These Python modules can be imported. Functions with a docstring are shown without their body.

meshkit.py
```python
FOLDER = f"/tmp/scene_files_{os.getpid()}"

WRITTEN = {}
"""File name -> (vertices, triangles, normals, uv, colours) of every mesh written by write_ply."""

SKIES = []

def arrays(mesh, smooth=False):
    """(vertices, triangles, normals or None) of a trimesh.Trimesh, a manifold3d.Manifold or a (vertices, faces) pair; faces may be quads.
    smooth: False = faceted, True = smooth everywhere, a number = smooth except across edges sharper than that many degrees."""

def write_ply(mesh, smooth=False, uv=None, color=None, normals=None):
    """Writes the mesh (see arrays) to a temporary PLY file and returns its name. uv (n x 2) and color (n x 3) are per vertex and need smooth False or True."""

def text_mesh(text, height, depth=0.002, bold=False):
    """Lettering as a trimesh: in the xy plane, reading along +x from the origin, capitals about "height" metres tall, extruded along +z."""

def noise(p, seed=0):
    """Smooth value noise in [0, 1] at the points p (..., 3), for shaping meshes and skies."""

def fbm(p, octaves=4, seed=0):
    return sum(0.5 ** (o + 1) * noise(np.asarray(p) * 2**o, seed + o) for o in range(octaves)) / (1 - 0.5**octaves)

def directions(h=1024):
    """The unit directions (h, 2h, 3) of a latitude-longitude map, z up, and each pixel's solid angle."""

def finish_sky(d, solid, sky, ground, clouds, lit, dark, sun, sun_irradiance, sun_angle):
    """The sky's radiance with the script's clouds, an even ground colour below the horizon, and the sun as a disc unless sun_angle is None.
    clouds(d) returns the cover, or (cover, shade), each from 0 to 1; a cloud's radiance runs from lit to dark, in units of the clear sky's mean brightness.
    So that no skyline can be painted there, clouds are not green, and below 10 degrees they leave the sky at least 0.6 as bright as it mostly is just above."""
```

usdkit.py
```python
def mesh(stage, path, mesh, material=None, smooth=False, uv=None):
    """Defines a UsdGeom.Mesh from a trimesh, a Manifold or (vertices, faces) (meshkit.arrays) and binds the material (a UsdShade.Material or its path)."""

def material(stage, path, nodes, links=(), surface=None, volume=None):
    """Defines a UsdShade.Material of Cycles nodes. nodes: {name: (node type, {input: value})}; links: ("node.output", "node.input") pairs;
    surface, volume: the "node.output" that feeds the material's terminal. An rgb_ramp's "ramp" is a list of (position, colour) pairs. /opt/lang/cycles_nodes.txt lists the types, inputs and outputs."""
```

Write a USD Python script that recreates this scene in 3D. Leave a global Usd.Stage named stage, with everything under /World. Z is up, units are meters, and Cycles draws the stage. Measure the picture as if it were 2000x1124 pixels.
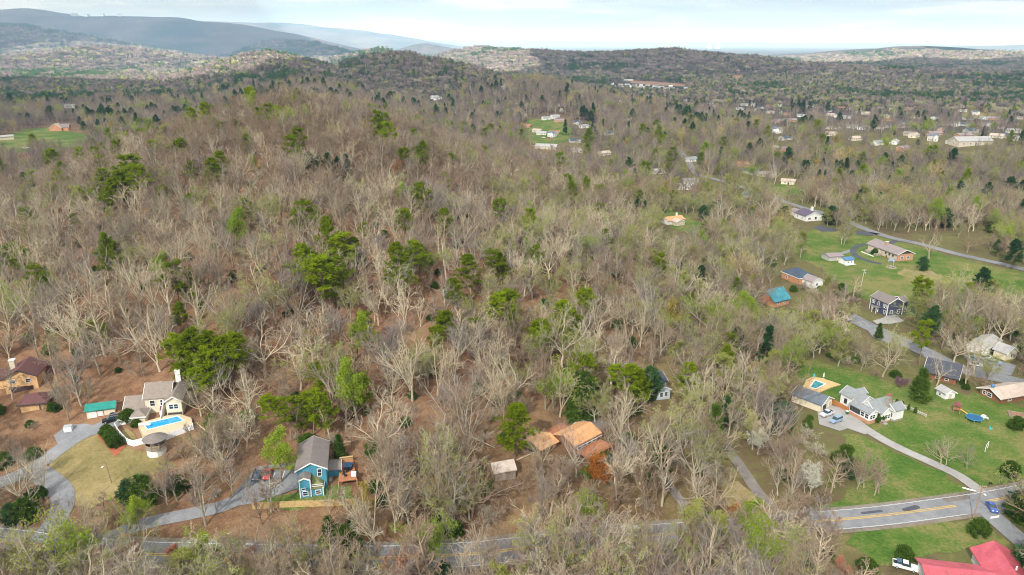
import math, random
import numpy as np, trimesh, shapely, shapely.geometry as sg
import usdkit, meshkit
from pxr import Usd, UsdGeom, UsdLux, UsdShade, Gf, Sdf, Vt

# ---------------------------------------------------------------- camera, sky, sun, exposure
stage = Usd.Stage.CreateInMemory()
UsdGeom.SetStageUpAxis(stage, 'Z'); UsdGeom.SetStageMetersPerUnit(stage, 1.0)
UsdGeom.Xform.Define(stage, '/World'); UsdGeom.Scope.Define(stage, '/World/Looks')
EYE = np.array([0.0, 0.0, 118.0]); PITCH = math.radians(18.5); FPX = 1428.0     # focal length in pixels of a 2000 px wide picture
EXPOSURE = 2.0
SUN_EL, SUN_AZ = math.radians(38), math.radians(205)      # azimuth clockwise from +y
SUN_I, SKY_S = 1.25, 0.075
cam = UsdGeom.Camera.Define(stage, '/World/camera')
cam.AddTranslateOp().Set(Gf.Vec3d(*EYE)); cam.AddRotateXOp().Set(90 - math.degrees(PITCH))
cam.CreateHorizontalApertureAttr(36.0); cam.CreateVerticalApertureAttr(20.23); cam.CreateFocalLengthAttr(36.0 * FPX / 2000)
cam.CreateClippingRangeAttr((1.0, 200000.0)); cam.CreateExposureAttr(EXPOSURE)

def mat(name, nodes, links=(), surface='p.BSDF', volume=None):
    return usdkit.material(stage, '/World/Looks/' + name, nodes, links, surface=surface, volume=volume)

sunv = np.array([math.sin(SUN_AZ) * math.cos(SUN_EL), math.cos(SUN_AZ) * math.cos(SUN_EL), math.sin(SUN_EL)])
sun = UsdLux.DistantLight.Define(stage, '/World/sun')
sun.CreateNormalizeAttr(True); sun.CreateIntensityAttr(SUN_I); sun.CreateAngleAttr(0.5); sun.CreateColorAttr(Gf.Vec3f(1.0, 0.97, 0.92))
sun.AddTransformOp().Set(Gf.Matrix4d().SetRotate(Gf.Rotation(Gf.Vec3d(0, 0, 1), Gf.Vec3d(*map(float, sunv)))))
sky = UsdLux.DomeLight.Define(stage, '/World/sky')
skym = mat('sky_look', {
    'sky': ('sky_texture', {'sky_type': 'single_scattering', 'sun_disc': False, 'sun_elevation': SUN_EL, 'sun_rotation': SUN_AZ, 'altitude': 300.0, 'aerosol_density': 2.0}),
    'tc': ('texture_coordinate', {}),
    'map': ('mapping', {'scale': (1.0, 1.0, 6.0)}),
    'n1': ('noise_texture', {'scale': 5.0, 'detail': 7.0, 'roughness': 0.55, 'distortion': 0.2}),
    'r1': ('rgb_ramp', {'ramp': [(0.0, (.72,)*3), (0.38, (.80,)*3), (0.56, (0.96,)*3), (1.0, (1,)*3)]}),
    'map2': ('mapping', {'scale': (1.6, 1.6, 16.0), 'location': (3.1, 1.7, 0.2)}),
    'n2': ('noise_texture', {'scale': 3.3, 'detail': 6.0, 'roughness': 0.55}),
    'r2': ('rgb_ramp', {'ramp': [(0.0, (1.55, 1.9, 2.4)), (0.42, (1.85, 2.15, 2.6)), (0.50, (2.25, 2.45, 2.75)), (0.56, (3.1, 3.25, 3.4)), (1.0, (3.5, 3.6, 3.65))]}),
    'mixc': ('mix', {}),
    'bg': ('background_shader', {'strength': SKY_S})},
    [('tc.generated', 'map.vector'), ('map.vector', 'n1.vector'), ('n1.fac', 'r1.fac'), ('tc.generated', 'map2.vector'), ('map2.vector', 'n2.vector'), ('n2.fac', 'r2.fac'),
     ('r1.color', 'mixc.fac'), ('sky.color', 'mixc.color1'), ('r2.color', 'mixc.color2'), ('mixc.color', 'bg.color')], surface='bg.background')
UsdShade.MaterialBindingAPI.Apply(sky.GetPrim()).Bind(skym)
for k, v in (('label', 'pale blue spring sky with soft broken white clouds'), ('category', 'sky'), ('kind', 'structure')):
    sky.GetPrim().SetCustomDataByKey(k, v)

# ---------------------------------------------------------------- picture <-> world
CP, SP = math.cos(PITCH), math.sin(PITCH)
def ray(px, py):
    px, py = np.asarray(px, float), np.asarray(py, float)
    a, b = (px - 1000) / FPX, (562 - py) / FPX
    return np.stack(np.broadcast_arrays(a, CP + b * SP, -SP + b * CP), -1)
def project(p):
    d = np.asarray(p, float) - EYE
    z = d[..., 1] * CP - d[..., 2] * SP
    zz = np.where(z > 1, z, 1)
    return 1000 + FPX * d[..., 0] / zz, 562 - FPX * (d[..., 1] * SP + d[..., 2] * CP) / zz, z
def along(px, py, dist, drop=0.0):
    """The point at horizontal distance dist seen at that pixel."""
    r = ray(px, py); k = dist / np.hypot(r[..., 0], r[..., 1])
    p = EYE + r * np.asarray(k)[..., None]
    p[..., 2] -= drop
    return p

# ---------------------------------------------------------------- terrain
def crest(rows, drop=0.0):
    """Rows (px, py, distance, width): points of a ridge's crest."""
    return np.array([[*along(a, b, d, drop), w, w] for a, b, d, w in rows])
RIDGES = [
    np.array([(-45, 205, 3, 120, 120), (-75, 270, 23, 190, 170), (-105, 350, 45, 240, 230), (-140, 450, 65, 265, 245), (-158, 530, 72, 262, 238), (-175, 620, 62, 258, 235), (-205, 780, 38, 265, 240),
              (-300, 1150, 34, 280, 280), (-470, 1600, 50, 300, 300), (-640, 2000, 86, 380, 380), (-800, 2500, 60, 380, 380), (-950, 3000, 25, 350, 350)], float),
    crest([(640, 150, 2500, 200), (690, 120, 2350, 240), (735, 104, 2200, 270), (780, 98, 2050, 285), (850, 113, 1880, 275), (950, 143, 1640, 250), (1050, 147, 1430, 215), (1150, 176, 1270, 190), (1230, 212, 1120, 170), (1300, 246, 1010, 150)], 16),
    crest([(690, 108, 3300, 260), (735, 95, 3200, 260), (800, 112, 3000, 300)], 14),
    crest([(850, 118, 3900, 300), (935, 91, 3800, 420), (1000, 99, 3600, 420)], 14),
    crest([(880, 128, 3700, 420), (1000, 96, 3500, 520), (1150, 101, 3350, 620), (1300, 96, 3250, 660), (1430, 109, 3050, 600), (1550, 122, 2950, 560), (1700, 132, 2850, 520), (1850, 141, 2750, 480), (2000, 144, 2650, 460), (2250, 150, 2550, 450)], 15),
    crest([(1560, 108, 6800, 900), (1640, 99, 6600, 1000), (1720, 91, 6400, 1100), (1800, 87, 6200, 1200), (1900, 94, 6100, 1200), (2000, 99, 6000, 1200), (2250, 104, 5900, 1200)], 12),
    crest([(1725, 128, 4900, 260), (1790, 116, 4800, 330), (1845, 128, 4700, 260)], 10),
    crest([(-420, 30, 5900, 1500), (-60, 45, 5400, 1300), (0, 54, 5200, 1250), (100, 74, 5000, 1100), (170, 96, 4800, 800)], 32),
    crest([(-600, 2, 9500, 2200), (-200, 4, 8800, 2200), (0, 9, 8200, 2000), (100, 20, 7800, 2000), (230, 21, 7600, 1900), (350, 29, 7300, 1800), (420, 42, 7100, 1700), (470, 62, 6900, 1500), (530, 84, 6700, 1200)], 62),
    crest([(400, 40, 14000, 3000), (500, 45, 13500, 3000), (580, 52, 13000, 2900), (640, 62, 12500, 2700), (720, 76, 12000, 2200)], 10),
    crest([(60, 108, 3300, 420), (190, 94, 3300, 520), (260, 98, 3300, 480), (380, 110, 3200, 300)], 12),
    crest([(540, 81, 5300, 420), (600, 84, 5000, 420), (680, 104, 4700, 320)], 10),
    crest([(770, 96, 6400, 350), (830, 82, 6400, 500), (880, 90, 6300, 400)], 10),
    crest([(660, 82, 21000, 1500), (720, 75, 21000, 1700), (800, 74, 22000, 1700), (850, 79, 22000, 1500)]),
    crest([(820, 77, 29000, 3000), (1000, 80, 30000, 3000), (1200, 81, 30000, 3000), (1420, 82, 31000, 3000), (1640, 84, 30000, 3000), (1760, 85, 28000, 3000), (1900, 90, 26000, 3000)]),
    crest([(1850, 96, 17000, 1500), (1960, 89, 17000, 2000), (2030, 87, 17000, 2000), (2300, 90, 17000, 2000)]),
    np.array([(300, 900, 12, 220, 260), (520, 840, 20, 240, 300), (800, 800, 24, 260, 320)], float),
]
FLAT_TOP = {8: 0.62, 9: 0.62, 7: 0.8}
def smooth(x, a, b):
    t = np.clip((x - a) / (b - a), 0, 1); return t * t * (3 - 2 * t)
def vnoise(x, y, scale, seed, octaves=3):
    return meshkit.fbm(np.stack([x / scale, y / scale, np.zeros_like(x) + 0.37 * seed], -1), octaves, seed) - 0.5
def height(x, y):
    x, y = np.broadcast_arrays(np.asarray(x, float), np.asarray(y, float))
    shape = x.shape; x, y = x.ravel(), y.ravel()
    h = 10 * smooth(-x, 170, 430) * smooth(y, 330, 620) * (1 - 0.45 * smooth(y, 1500, 4000)) + 7 * smooth(-x, 90, 260) * smooth(y, 170, 300)
    for i, R in enumerate(RIDGES):
        best = np.zeros_like(x)
        pad = R[:, 3:].max()
        near = (x > R[:, 0].min() - pad) & (x < R[:, 0].max() + pad) & (y > R[:, 1].min() - pad) & (y < R[:, 1].max() + pad)
        if not near.any():
            continue
        X, Y, b = x[near], y[near], np.zeros(near.sum())
        for a, c in zip(R[:-1], R[1:]):
            ex, ey = c[0] - a[0], c[1] - a[1]
            t = np.clip(((X - a[0]) * ex + (Y - a[1]) * ey) / (ex * ex + ey * ey), 0, 1)
            dx, dy = X - a[0] - t * ex, Y - a[1] - t * ey
            dd = np.hypot(dx, dy)
            side = 0.5 + 0.5 * (ex * dy - ey * dx) / np.maximum(dd * math.hypot(ex, ey), 1e-6)
            w = side * (a[3] + t * (c[3] - a[3])) + (1 - side) * (a[4] + t * (c[4] - a[4]))
            u = np.clip(dd / w, 0, 1)
            if i in FLAT_TOP:
                q = FLAT_TOP[i]; u = np.clip((u - (1 - q) * 0.5) / (1 - (1 - q) * 0.5), 0, 1)
            b = np.maximum(b, (a[2] + t * (c[2] - a[2])) * ((.5 if i == 0 else .8) * np.cos(u * math.pi / 2) ** 2 + (.5 if i == 0 else .2) * (1 - u) ** 1.3))
        best[near] = b
        k = 6.0
        d = np.maximum(k - np.abs(h - best), 0) / k
        h = np.maximum(h, best) + d * d * k * 0.25 * np.clip(best / 5, 0, 1)
    D = np.hypot(x, y)
    far = smooth(D, 900, 3500)
    rough = smooth(h, 3, 14)
    h = h + vnoise(x, y, 90, 5) * 5.0 * rough * (1 - far) + far * vnoise(x, y, 420, 9) * (8 + 26 * smooth(h, 10, 90) + 40 * smooth(h, 120, 300)) * smooth(18000 - D, 0, 8000) * smooth(rough, 0, 1)
    return h.reshape(shape)

from scipy.ndimage import map_coordinates
_NG = height(*np.meshgrid(np.arange(-1500, 1900, 6.0), np.arange(0, 1700, 6.0), indexing='ij'))
_FG = height(*np.meshgrid(np.arange(-9600, 9600, 60.0), np.arange(0, 9600, 60.0), indexing='ij'))
def quick(x, y):
    """height() read from two grids, for lines of sight."""
    x, y = np.asarray(x, float), np.asarray(y, float)
    near = (np.abs(x - 190) < 1650) & (y > 0) & (y < 1660)
    a = map_coordinates(_NG, [(x + 1500) / 6, y / 6], order=1, mode='nearest'); b = map_coordinates(_FG, [(x + 9600) / 60, y / 60], order=1, mode='nearest')
    return np.where(near, a, np.where(y < 9500, b, height(x, y) if (y > 9500).any() else b))
def ground(px, py):
    """Where the lines of sight through these pixels meet the terrain (the far plain at the latest)."""
    r = ray(px, py); flat = r.reshape(-1, 3); hd = np.hypot(flat[:, 0], flat[:, 1])
    ds = np.geomspace(60, 40000, 700)
    out = np.zeros_like(flat)
    prev = None
    P = EYE + flat[:, None, :] * (ds[None, :] / hd[:, None])[..., None]
    below = P[..., 2] < quick(P[..., 0], P[..., 1])
    first = np.where(below.any(1), below.argmax(1), len(ds) - 1)
    lo, hi = ds[np.maximum(first - 2, 0)], ds[np.minimum(first + 1, len(ds) - 1)]
    for _ in range(18):
        m = (lo + hi) / 2
        q = EYE + flat * (m / hd)[:, None]
        b = q[:, 2] < quick(q[:, 0], q[:, 1])
        hi = np.where(b, m, hi); lo = np.where(b, lo, m)
    q = EYE + flat * (hi / hd)[:, None]
    q[:, 2] = height(q[:, 0], q[:, 1])
    return q.reshape(r.shape)
def seen(p, clear=0.0):
    """Whether the terrain leaves the line of sight from the camera to these points free."""
    p = np.asarray(p, float); ok = np.ones(len(p), bool)
    for t in np.concatenate([np.linspace(0.12, 0.9, 26), [0.93, 0.96, 0.98]]):
        q = EYE + (p - EYE) * t
        ok &= q[:, 2] > quick(q[:, 0], q[:, 1]) + clear
    return ok

# ---------------------------------------------------------------- prims
USED = {}
def numbered(parent, name):
    k = (str(parent), name); n = USED.get(k, 0); USED[k] = n + 1
    return name if n == 0 else f'{name}_{n:03d}'
def tag(prim, label=None, category=None, group=None, kind=None):
    prim = prim.GetPrim() if hasattr(prim, 'GetPrim') else prim
    for k, v in (('label', label), ('category', category), ('group', group), ('kind', kind)):
        if v: prim.SetCustomDataByKey(k, v)
    return prim
def thing(name, label, category, loc=(0, 0, 0), rotz=0.0, group=None, kind=None):
    path = '/World/' + numbered('/World', name)
    x = UsdGeom.Xform.Define(stage, path); x.AddTranslateOp().Set(Gf.Vec3d(*map(float, loc)))
    if rotz: x.AddRotateZOp().Set(float(math.degrees(rotz)))
    tag(x, label, category, group, kind)
    return path
def part(parent, name, mesh, material, smooth=False, label=None):
    path = parent + '/' + numbered(parent, name)
    m = usdkit.mesh(stage, path, mesh, material, smooth=smooth)
    if label: tag(m, label)
    return path
def solo(name, mesh, material, label=None, category=None, group=None, kind=None, smooth=False):
    return tag(stage.GetPrimAtPath(part('/World', name, mesh, material, smooth)), label, category, group, kind)
# ---------------------------------------------------------------- materials
def plain(name, c, rough=0.7, vary=0.12, scale=1.2, spec=0.3, metallic=0.0, coat=0.0, tint=None):
    """A paint, wood, metal or stone: its colour with soft wear from noise in object space and a little from one thing to the next."""
    c = np.array(c, float); d = np.array(tint, float) if tint is not None else c * (1 - 2.2 * vary)
    return mat(name, {'tc': ('texture_coordinate', {}), 'n': ('noise_texture', {'scale': scale, 'detail': 5.0, 'roughness': 0.65}),
                      'r': ('rgb_ramp', {'ramp': [(0.25, tuple(d)), (0.5, tuple(c)), (0.78, tuple(np.minimum(c * (1 + vary), 0.9)))]}),
                      'p': ('principled_bsdf', {'roughness': rough, 'specular_ior_level': spec, 'metallic': metallic, 'coat_weight': coat})},
               [('tc.object', 'n.vector'), ('n.fac', 'r.fac'), ('r.color', 'p.base_color')])
def bark(name, a, b, c):
    return mat(name, {'oi': ('object_info', {}), 'g': ('geometry', {}), 'n': ('noise_texture', {'scale': 0.9, 'detail': 3.0}),
                      'm': ('math', {'math_type': 'multiply_add', 'value2': 0.45, 'value3': 0.0}), 's': ('math', {'math_type': 'multiply_add', 'value2': 0.55}),
                      'r': ('rgb_ramp', {'ramp': [(0.12, a), (0.5, b), (0.88, c)]}), 'p': ('diffuse_bsdf', {'roughness': 0.5})},
               [('oi.random', 's.value1'), ('g.position', 'n.vector'), ('n.fac', 'm.value1'), ('m.value', 's.value3'), ('s.value', 'r.fac'), ('r.color', 'p.color')])
def leaf(name, a, b, c, trans=0.35):
    a, b, c = (tuple(x) for x in (a, b, c))
    return mat(name, {'oi': ('object_info', {}), 'g': ('geometry', {}), 'm': ('math', {'math_type': 'multiply_add', 'value2': 0.45}), 's': ('math', {'math_type': 'multiply', 'value2': 0.55}),
                      'r': ('rgb_ramp', {'ramp': [(0.1, a), (0.5, b), (0.9, c)]}), 'd': ('diffuse_bsdf', {}), 't': ('translucent_bsdf', {}), 'x': ('mix_closure', {'fac': trans})},
               [('oi.random', 's.value1'), ('g.random_per_island', 'm.value1'), ('s.value', 'm.value3'), ('m.value', 'r.fac'), ('r.color', 'd.color'), ('r.color', 't.color'),
                ('d.BSDF', 'x.closure1'), ('t.BSDF', 'x.closure2')], surface='x.closure')
BARK = {
    'plum': bark('haze_tinted_bark', (.125, .098, .10), (.185, .15, .148), (.25, .205, .19)),  # distance haze put into the bark colour as a grey-purple shift
    'pale': bark('pale_bark', (.30, .25, .17), (.43, .365, .25), (.56, .50, .37)),
    'grey': bark('grey_bark', (.18, .155, .115), (.28, .25, .185), (.40, .375, .295)),
    'brown': bark('brown_bark', (.16, .112, .076), (.235, .172, .12), (.32, .245, .175)),
    'dark': bark('dark_bark', (.07, .05, .035), (.11, .08, .055), (.15, .11, .08)),
}
LEAF = {
    'pine': leaf('pine_needles', (.17, .23, .008), (.255, .335, .011), (.33, .41, .02), .55),
    'deep': leaf('dark_needles', (.035, .085, .03), (.058, .122, .042), (.09, .165, .055)),
    'ever': leaf('evergreen_leaves', (.06, .11, .016), (.095, .155, .022), (.14, .20, .034)),
    'olive': leaf('olive_buds', (.25, .27, .06), (.34, .36, .085), (.42, .42, .12)),
    'lime': leaf('young_lime_leaves', (.24, .34, .03), (.32, .42, .04), (.40, .48, .06), 0.5),
    'gold': leaf('golden_buds', (.34, .27, .06), (.40, .30, .07), (.42, .33, .10)),
    'red': leaf('red_buds', (.36, .15, .09), (.45, .19, .12), (.48, .26, .17)),
    'rust': leaf('rusty_leaves', (.34, .12, .02), (.42, .17, .03), (.48, .23, .06)),
    'white': leaf('white_blossom', (.55, .55, .45), (.66, .66, .58), (.75, .75, .70)),
    'mauve': leaf('mauve_blossom', (.22, .12, .17), (.28, .15, .22), (.34, .20, .28)),
}
def noise_floor(name, cols, scales=(0.05, 0.35, 2.2), rough=0.95, far=None, valley=None):
    """Ground cover: three sizes of noise in world space over a ramp of colours."""
    n = {'g': ('geometry', {}), 'p': ('principled_bsdf', {'roughness': rough, 'specular_ior_level': 0.1}), 'r': ('rgb_ramp', {'ramp': cols})}
    l = [('r.color', 'p.base_color')]
    for i, (s, w) in enumerate(zip(scales, (0.5, 0.3, 0.35))):
        n[f'n{i}'] = ('noise_texture', {'scale': s, 'detail': 4.0, 'roughness': 0.6}); n[f'm{i}'] = ('math', {'math_type': 'multiply_add', 'value2': w, 'value3': 0.0 if i == 0 else 0.0})
        l += [('g.position', f'n{i}.vector'), (f'n{i}.fac', f'm{i}.value1')]
        if i: l.append((f'm{i-1}.value', f'm{i}.value3'))
    n['ct'] = ('map_range', {'from_min': 0.36, 'from_max': 0.79, 'clamp': True}); l += [('m2.value', 'ct.value'), ('ct.result', 'r.fac')]
    n['b'] = ('bump', {'strength': 0.5, 'distance': 0.15}); l += [('n2.fac', 'b.height'), ('b.normal', 'p.normal')]
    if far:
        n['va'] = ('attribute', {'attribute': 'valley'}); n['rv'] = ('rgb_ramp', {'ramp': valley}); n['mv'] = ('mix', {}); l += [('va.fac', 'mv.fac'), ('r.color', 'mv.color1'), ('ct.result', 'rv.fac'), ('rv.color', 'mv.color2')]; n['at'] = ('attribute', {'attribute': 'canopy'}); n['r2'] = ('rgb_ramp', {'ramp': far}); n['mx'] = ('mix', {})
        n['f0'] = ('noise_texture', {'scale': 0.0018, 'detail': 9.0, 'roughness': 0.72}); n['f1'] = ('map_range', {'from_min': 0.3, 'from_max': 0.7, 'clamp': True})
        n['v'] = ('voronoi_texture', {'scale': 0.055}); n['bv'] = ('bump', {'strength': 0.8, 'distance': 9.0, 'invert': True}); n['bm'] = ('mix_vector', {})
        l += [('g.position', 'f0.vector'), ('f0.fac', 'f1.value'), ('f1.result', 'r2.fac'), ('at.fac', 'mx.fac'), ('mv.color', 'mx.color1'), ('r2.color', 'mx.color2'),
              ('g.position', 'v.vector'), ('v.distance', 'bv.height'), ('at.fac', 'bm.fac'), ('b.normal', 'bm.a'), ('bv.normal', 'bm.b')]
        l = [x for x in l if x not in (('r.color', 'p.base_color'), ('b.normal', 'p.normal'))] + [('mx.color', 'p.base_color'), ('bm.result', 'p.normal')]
    return mat(name, n, l)
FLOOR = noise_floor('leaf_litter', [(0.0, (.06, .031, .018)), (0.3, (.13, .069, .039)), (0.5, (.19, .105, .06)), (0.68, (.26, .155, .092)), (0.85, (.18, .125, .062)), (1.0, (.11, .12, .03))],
                    far=[(0.0, (.012, .03, .026)), (0.25, (.024, .036, .032)), (0.42, (.052, .052, .05)), (0.6, (.075, .066, .062)), (0.8, (.10, .086, .074)), (1.0, (.15, .14, .10))],  # far woods darkened and less red, cloud shade put into the colour
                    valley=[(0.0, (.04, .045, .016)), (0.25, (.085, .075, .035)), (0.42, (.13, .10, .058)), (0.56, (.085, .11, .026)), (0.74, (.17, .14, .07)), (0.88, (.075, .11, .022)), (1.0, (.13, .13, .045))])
LAWN = noise_floor('green_grass', [(0.0, (.028, .065, .012)), (0.26, (.05, .105, .016)), (0.42, (.075, .13, .022)), (0.54, (.11, .14, .036)), (0.66, (.18, .165, .06)), (0.8, (.15, .155, .05)), (1.0, (.28, .22, .11))], (0.035, 0.16, 1.1))
DRY = noise_floor('dry_grass', [(0.0, (.10, .10, .03)), (0.35, (.18, .15, .06)), (0.6, (.25, .20, .09)), (1.0, (.34, .27, .14))], (0.04, 0.2, 1.3))
CLAY = noise_floor('bare_clay', [(0.0, (.15, .085, .055)), (0.5, (.25, .15, .10)), (1.0, (.36, .26, .19))], (0.03, 0.2, 1.0))
ASPH = noise_floor('worn_asphalt', [(0.0, (.11, .115, .125)), (0.35, (.17, .176, .186)), (0.6, (.215, .22, .228)), (1.0, (.29, .29, .29))], (0.06, 0.4, 3.0), 0.85)
DASPH = noise_floor('dark_asphalt', [(0.0, (.05, .055, .065)), (0.5, (.075, .08, .095)), (1.0, (.11, .115, .13))], (0.06, 0.4, 3.0), 0.8)
CONC = noise_floor('pale_concrete', [(0.0, (.22, .215, .20)), (0.5, (.31, .30, .285)), (1.0, (.40, .39, .37))], (0.08, 0.5, 3.0), 0.85)
TRACK = noise_floor('gravel_track', [(0.0, (.10, .085, .075)), (0.5, (.17, .15, .135)), (1.0, (.25, .23, .21))], (0.08, 0.5, 3.0), 0.95)
MULCH = noise_floor('red_mulch', [(0.0, (.22, .055, .03)), (0.5, (.34, .10, .06)), (1.0, (.42, .16, .10))], (0.3, 1.0, 4.0), 0.95)
STRIPE = plain('yellow_line_paint', (.50, .34, .08), 0.7, 0.25, 0.8)
WLINE = plain('white_line_paint', (.62, .62, .60), 0.7, 0.2, 0.8)
# ---------------------------------------------------------------- the ground, one sheet to the horizon
def build_ground():
    az = np.radians(np.concatenate([np.arange(-180, -56, 6.0), np.arange(-56, 56, 0.28), np.arange(56, 180, 6.0)]))
    rad = [30.0]
    while rad[-1] < 43000: rad.append(rad[-1] * (1.014 if rad[-1] < 9000 else 1.03) + (0.0 if rad[-1] > 120 else 2.5))
    rad = np.array(rad)
    A, R = np.meshgrid(az, rad); X, Y = R * np.sin(A), R * np.cos(A)
    V = np.stack([X, Y, height(X, Y)], -1).reshape(-1, 3)
    n, m = A.shape
    i, j = np.meshgrid(np.arange(n - 1), np.arange(m), indexing='ij'); k = (j + 1) % m
    F = np.stack([i * m + j, i * m + k, (i + 1) * m + k, (i + 1) * m + j], -1).reshape(-1, 4)
    c = len(V); V = np.vstack([V, [[0, 0, height(0.0, 0.0)]]])
    fan = np.stack([np.full(m, c), (np.arange(m) + 1) % m, np.arange(m)], -1)
    F = np.vstack([F[:, [0, 2, 1]], F[:, [0, 3, 2]], fan])
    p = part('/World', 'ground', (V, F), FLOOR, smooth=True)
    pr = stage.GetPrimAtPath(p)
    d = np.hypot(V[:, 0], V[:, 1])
    # the shade-darkened woods colour starts where single trees are no longer set out
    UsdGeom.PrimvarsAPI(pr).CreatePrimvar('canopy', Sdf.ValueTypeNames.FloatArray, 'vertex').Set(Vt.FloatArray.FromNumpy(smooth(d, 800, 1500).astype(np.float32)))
    UsdGeom.PrimvarsAPI(pr).CreatePrimvar('valley', Sdf.ValueTypeNames.FloatArray, 'vertex').Set(Vt.FloatArray.FromNumpy((np.maximum((.8 * (1 - smooth(V[:, 2], 2, 13)) + .1) * (.25 + .75 * smooth(V[:, 0], -20, 110)), .9 * smooth(V[:, 0], 130, 260))).astype(np.float32)))
    tag(pr, 'leaf strewn woodland ground rolling from the near slope to the hazy horizon', 'ground', kind='structure')
build_ground()

def world_poly(pts, close=True):
    w = ground(*np.array(pts, float).T)
    return w[:, :2]
def drape(name, poly, material, lift, step, label, category, kind='structure', holes=None):
    """A sheet that follows the terrain inside a polygon of the ground plan."""
    g = poly if isinstance(poly, (sg.Polygon, sg.MultiPolygon)) else sg.Polygon(poly).buffer(0)
    if holes is not None: g = g.difference(holes)
    vs, fs, off = [], [], 0
    for q in getattr(g, 'geoms', [g]):
        if q.area < 1: continue
        q = q.segmentize(step)
        x0, y0, x1, y1 = q.bounds
        gx, gy = np.meshgrid(np.arange(x0, x1, step), np.arange(y0, y1, step))
        pts = np.stack([gx.ravel(), gy.ravel()], -1)
        inner = q.buffer(-step * 0.4)
        if not inner.is_empty:
            pts = pts[shapely.contains_xy(inner, pts[:, 0], pts[:, 1])]
        else: pts = pts[:0]
        ring = np.vstack([np.array(r.coords)[:-1] for r in [q.exterior, *q.interiors]])
        allp = np.vstack([ring, pts])
        from scipy.spatial import Delaunay
        tri = Delaunay(allp).simplices
        cen = allp[tri].mean(1)
        tri = tri[shapely.contains_xy(q, cen[:, 0], cen[:, 1])]
        a = allp[tri]; area = (a[:, 1, 0] - a[:, 0, 0]) * (a[:, 2, 1] - a[:, 0, 1]) - (a[:, 1, 1] - a[:, 0, 1]) * (a[:, 2, 0] - a[:, 0, 0])
        tri = np.where((area < 0)[:, None], tri[:, ::-1], tri)[np.abs(area) > 1e-6]
        vs.append(np.column_stack([allp, height(allp[:, 0], allp[:, 1]) + lift])); fs.append(tri + off); off += len(allp)
    return solo(name, (np.vstack(vs), np.vstack(fs)), material, label, category, kind=kind, smooth=True)
def spline(w, step=2.0):
    from scipy.interpolate import PchipInterpolator
    w = np.asarray(w, float); s = np.concatenate([[0], np.cumsum(np.hypot(*np.diff(w, axis=0).T))])
    t = np.linspace(0, s[-1], max(int(s[-1] / step), 2))
    return np.stack([PchipInterpolator(s, w[:, k])(t) for k in (0, 1)], -1)
ROADS = {}
def road(name, px, width, material, lift, label, category='road', shoulder=0.0):
    c = spline(world_poly(px)); g = sg.LineString(c).buffer(width / 2, cap_style='flat')
    ROADS[name] = (c, g)
    drape(name, g, material, lift, 1.6, label, category)
    return c
NO_TREES = []
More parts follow.
